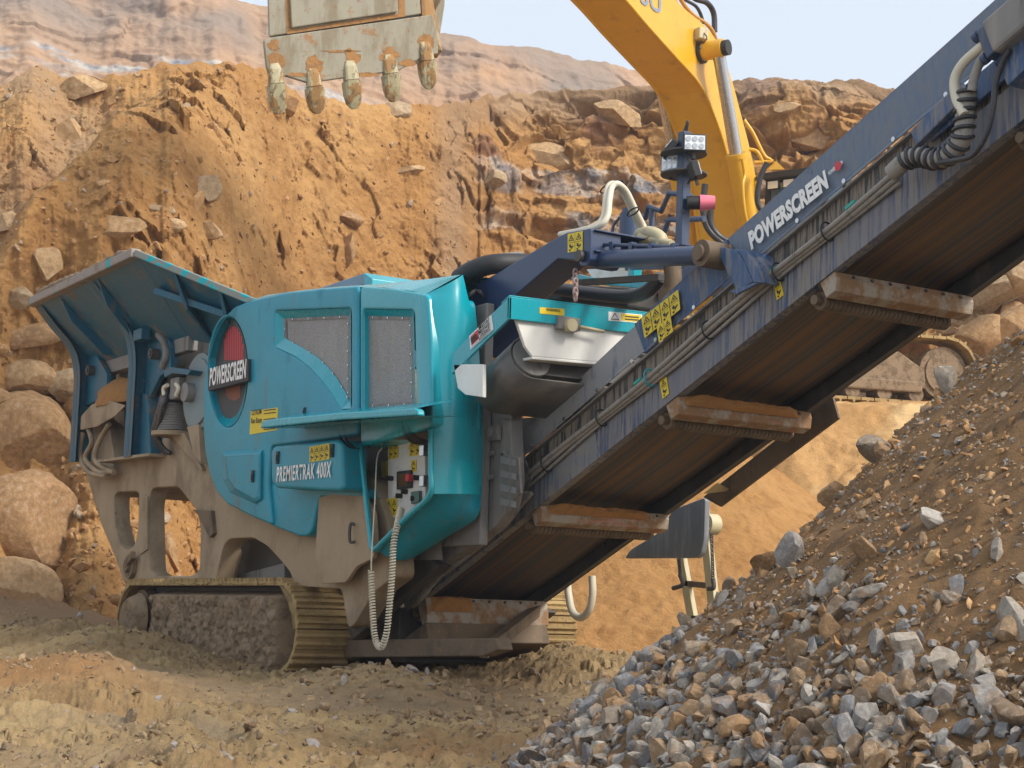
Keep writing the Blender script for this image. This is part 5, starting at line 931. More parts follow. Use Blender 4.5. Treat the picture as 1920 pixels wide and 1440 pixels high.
e_ = U(1060, 612, x=XF-.02); g = MB(); g.box(e_-[0, .09, .03], e_+[.05, .09, .06]); g.cyl(e_+[.03, 0, 0], e_+[.085, 0, 0], .045, 20, 1); g.cyl(e_+[.06, .08, 0], e_+[.06, .28, -.01], .012, 8, 1); g.build('adjuster', [M['graysteel'], M['cream']], mg, .004)
st_ = [U(1012, 576, x=XF+.003), U(1058, 579, x=XF+.003), U(1058, 592, x=XF+.003), U(1012, 588, x=XF+.003)]; g = MB(); g.prism(st_, (-.002, 0, 0)); so_ = g.build('warning_sticker', M['yellowsticker'], mf)
text('WARNING', U(1024, 583, x=XF+.004), U(1050, 585, x=XF+.004), .02, M['ink'], so_, upv=(0, 0, 1), off=.002, bold=.02)
g = MB(); g.prism([U(1141, 584, x=XF+.003), U(1204, 590, x=XF+.003), U(1204, 606, x=XF+.003), U(1141, 601, x=XF+.003)], (-.002, 0, 0)); s2 = g.build('warning_sticker', M['letter'], mf)
g = MB(); g.prism([U(1165, 588, x=XF+.004), U(1202, 591, x=XF+.004), U(1202, 604, x=XF+.004), U(1165, 601, x=XF+.004)], (-.001, 0, 0)); g.build('yellow_field', M['yellowsticker'], s2)
g = MB(); loft([U(1153, 586, x=XF+.006), U(1161, 600, x=XF+.006), U(1145, 599, x=XF+.006)], [U(1153, 589, x=XF+.006), U(1159, 598, x=XF+.006), U(1147, 597.5, x=XF+.006)], g)
for k_ in range(2): g.add([U(1172, 592+k_*5, x=XF+.007), U(1198, 594+k_*5, x=XF+.007), U(1198, 596+k_*5, x=XF+.007), U(1172, 594+k_*5, x=XF+.007)], [(0, 1, 2, 3)])
g.build('pictogram', M['ink'], s2)
# maker's plate on the slanted side
YM = a_[1]-.004; g = MB(); g.prism(px([(880, 630), (921, 590), (925, 618), (882, 656)], y=YM), (0, .002, 0)); mp = g.build('maker_plate', M['letter'], mf)
g = MB(); g.add(px([(882, 631), (896, 617), (897, 635), (884, 648)], y=YM-.003), [(0, 1, 2, 3)]); g.build('red_field', M['red'], mp); text('m', U(884.5, 644, y=YM-.004), U(895, 634, y=YM-.004), .055, M['ink'], mp, bold=.05)
for k_, t in enumerate(('Master', 'Magnets', 'Limited')): text(t, U(899, 619.5+k_*9, y=YM-.004), U(919, 600.5+k_*9, y=YM-.004), .035, M['ink'], mp, bold=.02, off=.004)
text('www.mastermagnets.com', U(884, 654, y=YM-.004), U(922, 620, y=YM-.004), .012, M['ink'], mp, bold=.01)
# hanger chain
g = MB()
for i in range(6):
    c = U(1079, 512+i*9, y=.50-i*.03); a = np.linspace(0, 2*math.pi, 13); v = np.array([1, 0, 0]) if i % 2 else np.array([0, 1, 0]); g.tube([c+v*.016*math.cos(t)+np.array([0, 0, .03*math.sin(t)]) for t in a], .008, 6, cap=False)
g.build('hanger_chain', paint('rusty_pink_chain', (.30, .20, .18), [], .6), mg)
# ================================================================ LIFTING ARM, RAM, EARS
def arm(y, dy, vis=True):
    out = [(884, 540), (1037, 449), (1062, 436), (1107, 428), (1107, 486), (1101, 498), (1089, 500), (1082, 488), (1046, 485), (968, 552), (930, 600), (900, 668), (886, 660)]
    W = px(out, y=.50); W = [p+np.array([0, y-.50, 0]) for p in W]; g = MB(); g.prism(W[:3]+[W[3], W[4], W[5], W[6], W[7], W[8], W[9], W[10], W[11], W[12]], (0, dy, 0)); return g.build('lifting_arm', M['navy_clean'], cru, .008)
ar1 = arm(.50, .26); arm(1.75, .26)
# hollow end of the cross tube
E0 = U(1107, 428, y=.49); hx = .46; g = MB(); z0 = U(1107, 470, y=.49)[2]; z1 = E0[2]; x0 = E0[0]
for (a, b) in (((x0-.3, .53, z1-.012), (x0+.012, .98, z1)), ((x0-.3, .53, z0), (x0+.012, .98, z0+.012)), ((x0-.3, .97, z0+.013), (x0+.012, .98+.002, z1-.013)), ((x0-.30, .54, z0+.013), (x0-.29, .97, z1-.013))): g.box(a, b)
g.build('cross_tube', M['navy'], ar1, .003)
sticker([(1065, 439), (1093, 433), (1093, 469), (1065, 474)], ar1, 2, 2, y=.498)
e_ = U(1090, 480, y=.49); g = MB(); g.cyl(e_, e_-[0, .03, 0], .04, 16); g.build('pivot_pin', M['darksteel'], ar1, .004)
p0 = U(1105, 487, y=.62); p1 = U(1335, 478, y=.62); g = MB(); g.cyl(p0, p0+(p1-p0)*.93, .062, 24); rm = g.build('lift_ram', M['navy_clean'], cru)
g = MB(); g.cyl(p0+(p1-p0)*.93, p1, .075, 20); g.cyl(p1-[0, .09, 0], p1+[0, .09, 0], .085, 24); g.cyl(p1-[0, .12, 0], p1-[0, .09, 0], .05, 14); g.build('ram_eye', M['brownsteel'], rm)
g = MB(); q0 = p0+np.array([.1, 0, .09]); q1 = p1+np.array([-.35, 0, .11]); g.tube([q0, q1], .014, 8)
for t in (.2, .45, .7, .97): c = q0+(q1-q0)*t; g.box(c-[.02, .02, .04], c+[.02, .02, .02])
g.build('ram_pipe', M['navy_clean'], rm)
g = MB(); p2 = p0+[.3, 1.1, -.02]; g.cyl(p2, p1+[0, 1.1, 0], .06, 20); g.build('lift_ram', M['navy'], cru)
def ear(y): o = plate('ear_plate', [M['navy_dusty']], cru, [(1345, 470), (1352, 463), (1378, 468), (1392, 482), (1402, 505), (1412, 528), (1380, 545), (1370, 520), (1358, 500)], y=y, thick=.02, bevel=.004); return o
ear(.62); g = MB(); g.prism(px([(1378, 466), (1400, 470), (1418, 500), (1424, 528), (1424, 530), (1413, 530), (1402, 505), (1392, 482)], y=.60), (0, .34, 0)); g.prism(px([(1366, 546), (1412, 530), (1424, 530), (1380, 552)], y=.6), (0, .02, 0)); g.build('ear_cap', M['navy_dusty'], cru, .008)
# strut under the ram, dark hydraulics, teal frames, white plates behind the magnet
g = MB(); g.tube(cr([U(1260, 495, y=1.0), U(1262, 520, y=1.0), U(1260, 545, y=1.0)], 5), .06, 14); g.cyl(U(1262, 545, y=1.0), U(1262, 575, y=1.0), .10, 18); g.build('idler_bracket', M['brownsteel'], cru)
g = MB(); g.tube(cr([U(1035, 540, y=1.0), U(1120, 552, y=1.0), U(1180, 556, y=1.0), U(1215, 545, y=1.0), U(1240, 520, y=1.0)], 8), .05, 12); g.build('hydraulic_line', M['hose_dark'], cru, .01)
g = MB(); g.bar(U(1085, 525, y=1.9), U(1320, 545, y=2.0), .06, .05); g.box(U(1190, 530, y=2.1)-[.04, .04, .12], U(1190, 530, y=2.1)+[.04, .04, .12]); g.bar(U(1080, 520, y=1.8), U(1115, 528, y=1.8), .08, .06); g.build('rear_bracket', M['teal_clean'], cru, .004)
g = MB(); g.prism([U(1130, 462, y=2.3), U(1330, 472, y=2.3), U(1330, 500, y=2.3), U(1130, 500, y=2.3)], (0, .02, 0)); g.prism([U(1100, 505, y=2.4), U(1195, 500, y=2.4), U(1185, 525, y=2.4), U(1110, 520, y=2.4)], (0, .02, 0)); g.build('rear_plate', M['white'], cru)
g = MB(); g.bar(U(1147, 448, y=1.9), U(1290, 470, y=1.9), .05, .10); g.bar(U(1185, 500, y=2.0), U(1345, 498, y=2.0), .05, .05); g.bar(U(1150, 476, y=.9), U(1322, 464, y=.7), .02, .02); g.build('tie_bar', M['navy'], cru, .004)
g = MB(); g.bar(U(1090, 530, y=.75), U(1240, 520, y=.75), .05, .04); g.build('link_bar', M['darksteel'], cru); g = MB(); g.prism([U(1180, 543, y=1.3), U(1240, 547, y=1.3), U(1240, 551, y=1.3), U(1182, 548, y=1.3)], (0, .2, 0)); g.build('link_bar', M['darksteel'], cru)
g = MB(); g.bar(U(1030, 552, y=1.3), U(1230, 566, y=1.3), .5, .14); g.build('hydraulic_deck', M['darksteel'], cru, .02)
# thick black hose on top of the cover
g = MB(); g.tube(cr([U(862, 522, y=.45), U(885, 508, y=.45), U(915, 497, y=.5), U(945, 494, y=.6), U(985, 494, y=.8)], 8), .075, 16); g.build('intake_hose', M['black'], cru); g = MB(); g.cyl(U(938, 497, y=.6), U(975, 493, y=.8), .085, 18); g.build('hose_clamp', M['graysteel'], cru)
g = MB()
for i in range(5): o_ = rng.uniform(-3, 3, 6); g.tube(cr([U(880, 552+o_[0], y=.35), U(890, 546+o_[1], y=.42), U(900, 548+o_[2], y=.44), U(906, 556+o_[3], y=.47)], 5), .012, 6)
g.build('wire_bundle', M['black'], cru)
# arching pair of pale hoses above the arm
for dx in (0, 7): g = MB(); g.tube(cr([U(1050+dx, 440, y=.6), U(1090+dx, 432, y=.6), U(1118+dx, 423, y=.62), U(1132+dx, 405, y=.66), U(1136+dx, 372, y=.7), U(1141+dx, 350, y=.75), U(1152+dx, 345, y=.8), U(1168+dx, 360, y=.9), U(1185+dx, 395, y=1.0), U(1200+dx, 425, y=1.1), U(1210+dx, 445, y=1.1)], 8), .022, 10); g.build('hose', M['hose_white'], cru)
g = MB(); g.tube(cr([U(1200, 440, y=1.05), U(1218, 436, y=1.0), U(1238, 445, y=1.0), U(1240, 460, y=1.0)], 8), .045, 12); g.tube(cr([U(1215, 462, y=1.0), U(1225, 450, y=.98), U(1260, 458, y=1.0)], 8), .03, 10); g.cyl(U(1203, 448, y=1.0), U(1222, 452, y=1.0), .05, 12); g.build('hose_union', M['cream'], cru)
for a in ((1136, 354), (1158, 347), (1187, 397)): g = MB(); c = U(*a, y=.78+.003*(a[0]-1136)); g.tube([c+np.array([.05*math.cos(t), .03*math.sin(t), .02*math.cos(t)]) for t in np.linspace(0, 6.28, 13)], .006, 5, cap=False); g.build('cable_tie', M['black'], cru)
# light mast
YT = 1.55; b0 = U(1279, 462, y=YT); b1 = U(1284, 248, y=YT); g = MB(); g.bar(b0, b1, .075, .075, (1, 0, 0)); mast = g.build('light_mast', M['navy'], cru, .006)
for yy_, sp in ((288, .17), (327, .17)):
    c = U(1282, yy_, y=YT); g = MB(); g.cyl(c-[0, 0, .008], c+[0, 0, .004], sp, 32); pl_ = g.build('lamp_plate', M['darksteel'], mast, .002)
def lamp(a, w, h, face, dark):
    c = U(*a, y=YT-.05); f_ = np.array(face, float); f_ /= np.linalg.norm(f_); sdv = np.cross(f_, [0, 0, 1]); sdv /= np.linalg.norm(sdv); upv_ = np.cross(sdv, f_)
    g = MB(); g.prism([c-sdv*w/2-upv_*h/2, c+sdv*w/2-upv_*h/2, c+sdv*w/2+upv_*h/2, c-sdv*w/2+upv_*h/2], -f_*.055); l_ = g.build('work_lamp', M['black'], mast, .008)
    g = MB(); g.prism([c+f_*.004-sdv*w*.43-upv_*h*.4, c+f_*.004+sdv*w*.43-upv_*h*.4, c+f_*.004+sdv*w*.43+upv_*h*.4, c+f_*.004-sdv*w*.43+upv_*h*.4], -f_*.004); le = g.build('lens', M['lens'], l_)
    g = MB()
    for i in range(3):
        for j in range(2): e = c+f_*.006+sdv*w*(.28*(i-1))+upv_*h*(.2 if j else -.2); g.cyl(e, e+f_*.003, w*.11, 12)
    g.build('led_row', M['chrome'], le)
    g = MB(); g.bar(c-f_*.03-upv_*h/2, c-f_*.03-upv_*(h/2+.05), .02, .02, f_); g.build('stalk', M['black'], l_)
lamp((1303, 267), .17, .13, (.85, -.5, 0), 0); lamp((1256, 306), .15, .13, (.45, -.9, .02), 0); lamp((1256, 274), .16, .10, (-.5, -.5, .6), 1); lamp((1308, 318), .15, .12, (.3, .6, .2), 1)
g = MB(); t_0 = U(1283, 248, y=YT); g.tube(cr([t_0, t_0+[0, .02, .05], t_0+[.04, 0, .07], t_0+[.02, 0, 0]], 5), .012, 6); g.tube(cr([U(1290, 345, y=YT-.05), U(1298, 320, y=YT-.07), U(1288, 290, y=YT-.06), U(1285, 255, y=YT-.05)], 6), .008, 6); g.build('lamp_cable', M['black'], mast)
c_ = U(1288, 380, y=YT-.02); g = MB(); g.cyl(c_, c_+.09*CR, .05, 20, 1); g.cyl(c_+.09*CR, c_+.18*CR, .058, 24, 0, r2=.052); g.cyl(c_+.18*CR, c_+.20*CR, .05, 20); g.build('warning_beacon', [M['pink'], M['black']], mast, .004)
e_ = U(1281, 397, y=YT-.04); g = MB(); g.cyl(e_, e_-[0, .005, 0], .02, 14); g.build('hole', M['ink'], mast)
# stair handrails behind
def rail(pts, y, r=.022): return cr([U(a, b, y=y) for a, b in pts], 1)
for l in ([(1193, 404), (1210, 409), (1216, 387), (1240, 396), (1255, 362), (1290, 366), (1320, 385)], [(1243, 445), (1254, 412), (1290, 412), (1320, 410)], [(1222, 392), (1222, 440)]):
    g = MB(); g.tube([U(a, b, y=2.55) for a, b in l], .025, 8); g.build('handrail', M['navy'], cru)
g = MB(); c_ = U(1182, 428, y=2.2); g.cyl(c_-[0, 0, .16], c_+[0, 0, .12], .09, 18); g.cyl(c_+[0, 0, .12], c_+[0, 0, .16], .07, 18); g.tube(cr([c_+[-.08, -.05, .1], c_+[-.16, -.06, .03], c_+[-.15, -.06, -.07], c_+[-.08, -.05, -.12]], 6), .014, 6); g.cyl(c_-[0, 0, .35], c_-[0, 0, .16], .04, 12); g.build('horn', M['navy'], cru, .004)
# side chute, ladder, dangling hose on the far side
g = MB(); Pp_ = cr([U(1295, 935, y=2.75), U(1275, 965, y=2.75), U(1250, 1000, y=2.75), U(1232, 1043, y=2.75)], 6); q_ = U(1320, 950, y=2.75)
plate('side_chute', [paint('scraped_gray_rubber', (.17, .18, .20), [((.33, .34, .36), (30, 30, 3), .5, .65, .6)], .5, bump=.1)], cru, [(1262, 955), (1322, 932), (1320, 1010), (1314, 1038), (1306, 1046), (1170, 1047), (1182, 1030), (1232, 1000)], y=2.75, thick=.05, bevel=.01, rr=.04)
lad = empty('ladder', U(1320, 1170, y=3.0), '', ''); del lad['label'], lad['category']; lad.parent = cru; lad.matrix_parent_inverse = cru.matrix_world.inverted()
YLd = 3.3; g = MB(); g.bar(U(1278, 1046, y=YLd), U(1304, 1185, y=YLd), .09, .05, (0, 1, 0)); g.build('stile', M['cream'], lad, .004); g = MB(); g.bar(U(1319, 950, y=YLd), U(1341, 1160, y=YLd), .09, .06, (0, 1, 0)); g.build('stile', M['cream'], lad, .004)
for y_, a, b in ((1030, 1295, 1330), (1097, 1288, 1336), (1162, 1300, 1341)): g = MB(); g.bar(U(a, y_-3, y=YLd), U(b, y_+2, y=YLd), .05, .05); g.build('rung', M['brownsteel'], lad, .003)
c_ = U(1328, 983, y=YLd-.06); g = MB(); g.cyl(c_-[0, .03, 0], c_+[0, .08, 0], .09, 24); g.bar(c_+[-.12, -.04, .1], c_+[.05, -.04, -.06], .05, .05); g.build('ladder_bracket', M['cream'], lad, .006); g = MB(); g.cyl(c_-[0, .06, 0], c_-[0, .03, 0], .045, 16); g.build('pin', M['chrome'], lad)
def chain(p, q, n, par):
    g = MB()
    for i in range(n):
        c = p+(q-p)*(i+.5)/n; v = np.array([1, 0, 0]) if i % 2 else np.array([0, 1, 0]); L2 = np.linalg.norm(q-p)/n*.65
        g.tube([c+v*.014*math.cos(t)+np.array([0, 0, L2*math.sin(t)]) for t in np.linspace(0, 2*math.pi, 9)], .006, 5, cap=False)
    return g.build('chain', M['darksteel'], par)
chain(U(1334, 1000, y=YLd-.1), U(1337, 1085, y=YLd-.1), 20, lad); g = MB(); g.tube(cr([U(1337, 1085, y=YLd-.1), U(1338, 1102, y=YLd-.1), U(1328, 1104, y=YLd-.1)], 5), .02, 8); g.build('hook', M['darksteel'], lad)
chain(U(1273, 1047, y=YLd-.1), U(1275, 1078, y=YLd-.1), 8, lad); g = MB(); g.tube(cr([U(1275, 1078, y=YLd-.1), U(1280, 1096, y=YLd-.1), U(1262, 1103, y=YLd-.1)], 5), .02, 8); g.build('hook', M['darksteel'], lad)
g = MB(); g.tube(cr([U(1110, 1080, y=2.3), U(1111, 1115, y=2.3), U(1104, 1145, y=2.3), U(1088, 1158, y=2.3), U(1073, 1146, y=2.3), U(1066, 1115, y=2.3), U(1064, 1095, y=2.3)], 8), .032, 12); g.build('loop_hose', M['hose_white'], cru)
# hoses entering the tail, ties
g = MB()
for i in range(4): o_ = i*4; g.tube(cr([U(985+o_, 925, y=.70), U(930, 985+o_, y=.66), U(870, 1035+o_, y=.62), U(822, 1072+o_, y=.6), U(790, 1105+o_*1.5, y=.6), U(775, 1125+o_, y=.66)], 7), .018, 8)
g.build('hose', M['hose'], cv)
# ================================================================ EXCAVATOR
EO = (5.0, 31.5); EF = np.array([-.53, -.848]); EL = np.array([.848, -.53])
def E(f, l, z): return RD(EO[0]+f*EF[0]+l*EL[0], EO[1]+f*EF[1]+l*EL[1], z)
Z0 = 4.25
ex = empty('excavator', E(0, 0, Z0), 'yellow tracked digger on the sandy terrace behind the conveyor, with a worn five toothed bucket', 'excavator')
Yl = M['exyellow']
fv = E(1, 0, 0)-E(0, 0, 0); lv = E(0, 1, 0)-E(0, 0, 0)
# undercarriage turned side-on
UR = np.array([RI2[0]*.96-FW2[0]*.28*-1, RI2[1]*.96-FW2[1]*.28*-1, 0]); UR /= np.linalg.norm(UR); UP = np.array([-UR[1], UR[0], 0]); UP = UP if UP[:2]@FW2 > 0 else -UP
UC = RD(4.75, 29.7, Z0)
def TK(a, b, z): return UC+UR*a+UP*b+np.array([0, 0, z])
for b0 in (-1.6, 1.0):
    t = MB(); L2 = 2.35; r = .60; n = 52; L = 4*L2+2*math.pi*r
    for i in range(n):
        s = i*L/n
        if s < 2*L2: c, d = (-L2+s, 2*r), (1, 0)
        elif s < 2*L2+math.pi*r: a = math.pi/2-(s-2*L2)/r; c, d = (L2+r*math.cos(a), r+r*math.sin(a)), (math.sin(a), -math.cos(a))
        elif s < 4*L2+math.pi*r: c, d = (L2-(s-2*L2-math.pi*r), 0), (-1, 0)
        else: a = -math.pi/2-(s-4*L2-math.pi*r)/r; c, d = (-L2+r*math.cos(a), r+r*math.sin(a)), (math.sin(a), -math.cos(a))
        o = (-d[1], d[0]); w = L/n*.46; P = [(c[0]+d[0]*a+o[0]*b, c[1]+d[1]*a+o[1]*b) for a, b in ((-w, -.05), (w, -.05), (w, .0), (.2*w, .0), (.1*w, .05), (-.1*w, .05), (-.2*w, 0), (-w, 0))]
        t.prism([TK(p[0], b0, p[1]+.02) for p in P], UP*.6)
    o = t.build('crawler_track', M['tracksun'] if 'tracksun' in M else M['trackmud'], ex)
    k = MB(); P = [(-2.2, .3), (2.0, .3), (2.0, .62), (1.5, .92), (-2.2, .85)]; k.prism([TK(p[0], b0+.12, p[1]) for p in P], UP*.35); P = [(-1.8, .22), (1.9, .22), (1.9, .42), (-1.8, .42)]; k.prism([TK(p[0], b0+.05, p[1]) for p in P], UP*.45); k.build('track_frame', M['exmud'] if 'exmud' in M else M['framemud'], o, .03)
    k = MB(); k.cyl(TK(L2, b0+.14, r), TK(L2, b0+.46, r), .46, 30); k.cyl(TK(L2, b0+.10, r), TK(L2, b0+.14, r), .36, 30); k.cyl(TK(-L2, b0+.14, r), TK(-L2, b0+.46, r), .46, 24)
    for i in range(7): k.cyl(TK(-1.8+i*.6, b0+.1, .2), TK(-1.8+i*.6, b0+.5, .2), .14, 16)
    k.build('idler_wheel', M['exmud'] if 'exmud' in M else M['framemud'], o, .01)
g = MB(); g.prism([TK(-1, -1.1, .5), TK(1, -1.1, .5), TK(1, -1.1, 1.15), TK(-1, -1.1, 1.15)], UP*2.2); g.build('undercarriage', M['framemud'], ex, .02)
# upper house
def ebox(f0, f1, l0, l1, z0, z1, nm, mat, bev=.04, par=ex):
    g = MB(); g.hexa([E(f0, l0, z0), E(f1, l0, z0), E(f1, l1, z0), E(f0, l1, z0), E(f0, l0, z1), E(f1, l0, z1), E(f1, l1, z1), E(f0, l1, z1)]); return g.build(nm, mat, par, bev)
ebox(-2.2, 1.5, -1.4, .9, Z0+1.3, Z0+1.55, 'turntable_deck', Yl); ebox(-2.3, -1.5, -1.0, .8, Z0+1.55, Z0+2.6, 'counterweight', Yl); ebox(-1.6, .2, -1.5, -.5, Z0+1.55, Z0+2.45, 'engine_hood', Yl); ebox(-.1, 1.7, -1.5, -.65, Z0+1.55, Z0+2.1, 'tool_locker', Yl)
# railings and dark tank seen between boom and mast
g = MB(); c0 = E(.9, -1.35, Z0+2.1)
g.tube([E(1.6, -1.35, Z0+2.1), E(1.6, -1.35, Z0+3.0), E(.2, -1.35, Z0+3.0), E(.2, -1.35, Z0+2.4)], .03, 8); g.tube([E(.9, -1.35, Z0+3.0), E(.9, -1.35, Z0+2.1)], .03, 8); g.build('guard_rail', M['navy'], ex)
ebox(.3, 1.2, -.95, -.62, Z0+2.1, Z0+3.0, 'mesh_panel', M['navy'], .02)
# cab
cb = empty('cab', E(.9, 1.05, Z0+1.55), '', ''); del cb['label'], cb['category']; cb.parent = ex; cb.matrix_parent_inverse = ex.matrix_world.inverted()
zc0, zc1 = Z0+1.5, 8.40; f0, f1, l0, l1 = -.2, 1.9, .48, 1.55
for (a, b) in ((f1, l0), (f1, l1), (f0, l0), (f0, l1)): g = MB(); g.bar(E(a, b, zc0), E(a-(.25 if a == f1 else 0), b, zc1), .11, .11, fv); g.build('pillar', M['black'], cb, .02)
ebox(f0-.05, f1-.1, l0-.06, l1+.06, zc1-.02, zc1+.1, 'cab_roof', M['darksteel'], .03, cb); ebox(f0, f1, l0, l1, zc0, zc0+.55, 'cab_base', Yl, .04, cb)
for P in ([E(f1, l0+.05, zc0+.5), E(f1, l1-.05, zc0+.5), E(f1-.24, l1-.05, zc1-.05), E(f1-.24, l0+.05, zc1-.05)], [E(f0, l1, zc0+.5), E(f1-.05, l1, zc0+.5), E(f1-.28, l1, zc1-.05), E(f0, l1, zc1-.05)], [E(f0, l0, zc0+.5), E(f1-.05, l0, zc0+.5), E(f1-.28, l0, zc1-.05), E(f0, l0, zc1-.05)], [E(f0, l0, zc0+.5), E(f0, l1, zc0+.5), E(f0, l1, zc1-.05), E(f0, l0, zc1-.05)]): g = MB(); n_ = np.cross(P[1]-P[0], P[3]-P[0]); n_ /= np.linalg.norm(n_); g.prism(P, n_*.012); g.build('window', M['glass'], cb)
ebox(.3, .9, .85, 1.35, zc0+.5, zc0+1.35, 'seat', M['black'], .05, cb)
g = MB()
for i in range(9): l = l0-.05+i*(l1-l0+.1)/8; g.bar(E(f1-.12, l, zc1+.02), E(f1+.22, l, zc1-.06), .03, .03)
g.bar(E(f1+.22, l0-.06, zc1-.06), E(f1+.22, l1+.06, zc1-.06), .05, .05); g.bar(E(f1-.1, l0-.06, zc1+.08), E(f1-.1, l1+.06, zc1+.08), .05, .05); g.build('roof_guard', M['black'], cb)
for l in (.66, .96, 1.26): g = MB(); c = E(f1+.02, l, zc1-.16); g.prism([c-lv*.11-[0, 0, .08], c+lv*.11-[0, 0, .08], c+lv*.11+[0, 0, .08], c-lv*.11+[0, 0, .08]], -fv*.1); hl = g.build('cab_lamp', M['black'], cb, .02); g = MB(); c = c+fv*.004; g.prism([c-lv*.095-[0, 0, .065], c+lv*.095-[0, 0, .065], c+lv*.095+[0, 0, .065], c-lv*.095+[0, 0, .065]], -fv*.004); g.build('lens', M['lens'], hl)
# yellow grab rails beside the cab
for l in ([(1395, 225), (1412, 250), (1432, 290), (1445, 300)], [(1405, 280), (1420, 285), (1432, 308)], [(1415, 305), (1450, 302)]): g = MB(); g.tube(cr([U(a, b, d=29.2) for a, b in l], 5), .035, 8); g.build('grab_rail', Yl, ex)
g = MB(); c = U(1452, 303, d=29.2); g.prism([c, c+[.1, .1, -.15], c+[-.1, -.1, -.15]], (.05, 0, 0)); g.build('rail_stop', Yl, ex)
# boom: side profile laid in the vertical plane of the arm, full width behind it
hw = .40; BL_ = (E(0, hw, 0), lv/np.linalg.norm(lv)); cre = [(1392, 500), (1387, 437), (1378, 367), (1363, 290), (1343, 227), (1313, 160), (1267, 107), (1213, 47), (1173, 0), (1115, -60), (1020, -150), (900, -240), (770, -320)]
tpp = [(790, -410), (930, -345), (1060, -235), (1180, -110), (1267, 0), (1320, 47), (1347, 83), (1370, 143), (1390, 217), (1407, 283), (1420, 350), (1424, 397), (1432, 500)]
cw = cr([U(*p, pl=BL_) for p in cre], 5); tw = cr([U(*p, pl=BL_) for p in tpp], 5)[::-1]; wv = -lv/np.linalg.norm(lv)*2*hw; nb_ = len(cw)
def rs(P, n): L = np.concatenate([[0], np.cumsum(np.linalg.norm(np.diff(P, axis=0), axis=1))]); q = np.linspace(0, L[-1], n); return np.stack([np.interp(q, L, P[:, i]) for i in range(3)], 1)
cw, tw = rs(cw, 60), rs(tw, 60); g = MB()
for i in range(59): g.add([cw[i], cw[i+1], tw[i+1], tw[i]], [(0, 1, 2, 3)]); g.add([cw[i]+wv, cw[i+1]+wv, tw[i+1]+wv, tw[i]+wv], [(0, 1, 2, 3)]); g.add([cw[i], cw[i+1], cw[i+1]+wv, cw[i]+wv], [(0, 1, 2, 3)], 0, True); g.add([tw[i], tw[i+1], tw[i+1]+wv, tw[i]+wv], [(0, 1, 2, 3)], 0, True)
for i in (0, 59): g.add([cw[i], tw[i], tw[i]+wv, cw[i]+wv], [(0, 1, 2, 3)])
bo = g.build('boom', Yl, ex)
for off in (0, 1):
    g = MB(); g.tube(cw[:, :]+wv*off*1.0, .028, 6); g.build('edge_weld', Yl, bo)
text('KOMATSU', U(1062, -75, pl=BL_), U(1239, 27, pl=BL_), .30, M['ltgray'] if 'ltgray' in M else paint('gray_blue_lettering', (.22, .26, .33), [], .5), bo, bold=.02, off=.012, upv=(0, 0, 1))
# stick and link to the bucket (mostly above the picture)
BP = RD(-1.75, 19.9, 9.3); tip = (cw[-1]+tw[-1])/2+wv/2; hb = tip+(tip-BP)*.15
g = MB(); dv = BP-tip; dv /= np.linalg.norm(dv); nv = np.cross(dv, lv/np.linalg.norm(lv))
for t, h in ((-.12, .5), (0, .9), (1, .45)): pass
Q = [tip-dv*.9, tip, BP]; Hs = [.5, .95, .42]; sec2 = [[q-lv*.28-nv*h/2, q+lv*.28-nv*h/2, q+lv*.28+nv*h/2, q-lv*.28+nv*h/2] for q, h in zip(Q, Hs)]
for i in range(2): loft(sec2[i], sec2[i+1], g)
g.add(sec2[0], [(0, 1, 2, 3)]); g.add(sec2[2], [(0, 1, 2, 3)]); g.build('stick', Yl, ex, .03)
def ram(p, q, fr, r, nm='boom_ram', par=ex):
    p, q = np.array(p), np.array(q); m_ = p+(q-p)*fr; g = MB(); g.cyl(p, m_, r, 28); g.cyl(m_-(q-p)*.02, m_, r*1.12, 28); g.cyl(p-lv*.1, p+lv*.1, r*1.2, 20); o = g.build(nm, Yl, par); g = MB(); g.cyl(m_, q, r*.62, 24); g.build('ram_rod', M['chrome'], o); return o
PLr = (E(0, hw+.32, 0), lv); PLl = (E(0, -hw-.30, 0), lv)
r1 = ram(U(1420, 520, pl=PLr), U(1346, 92, pl=PLr), .55, .175); r2 = ram(U(1318, 560, pl=PLl), U(1232, 118, pl=PLl), .56, .175)
pb = U(1346, 92, pl=PLr); g = MB(); g.cyl(pb-lv*.40, pb+lv*.10, .16, 24); g.cyl(pb+lv*.10, pb+lv*.2, .13, 24, 1); g.cyl(pb-lv*.32, pb-lv*.26, .2, 24, 1); g.build('ram_pin', [Yl, M['black']], bo, .01)
g = MB(); g.tube(cr([U(1371, 300, pl=PLr)+lv*.2, U(1376, 330, pl=PLr)+lv*.2, U(1372, 350, pl=PLr)+lv*.2, U(1376, 400, pl=PLr)+lv*.2, U(1386, 440, pl=PLr)+lv*.2], 6), .03, 8); g.build('ram_pipe', Yl, r1)
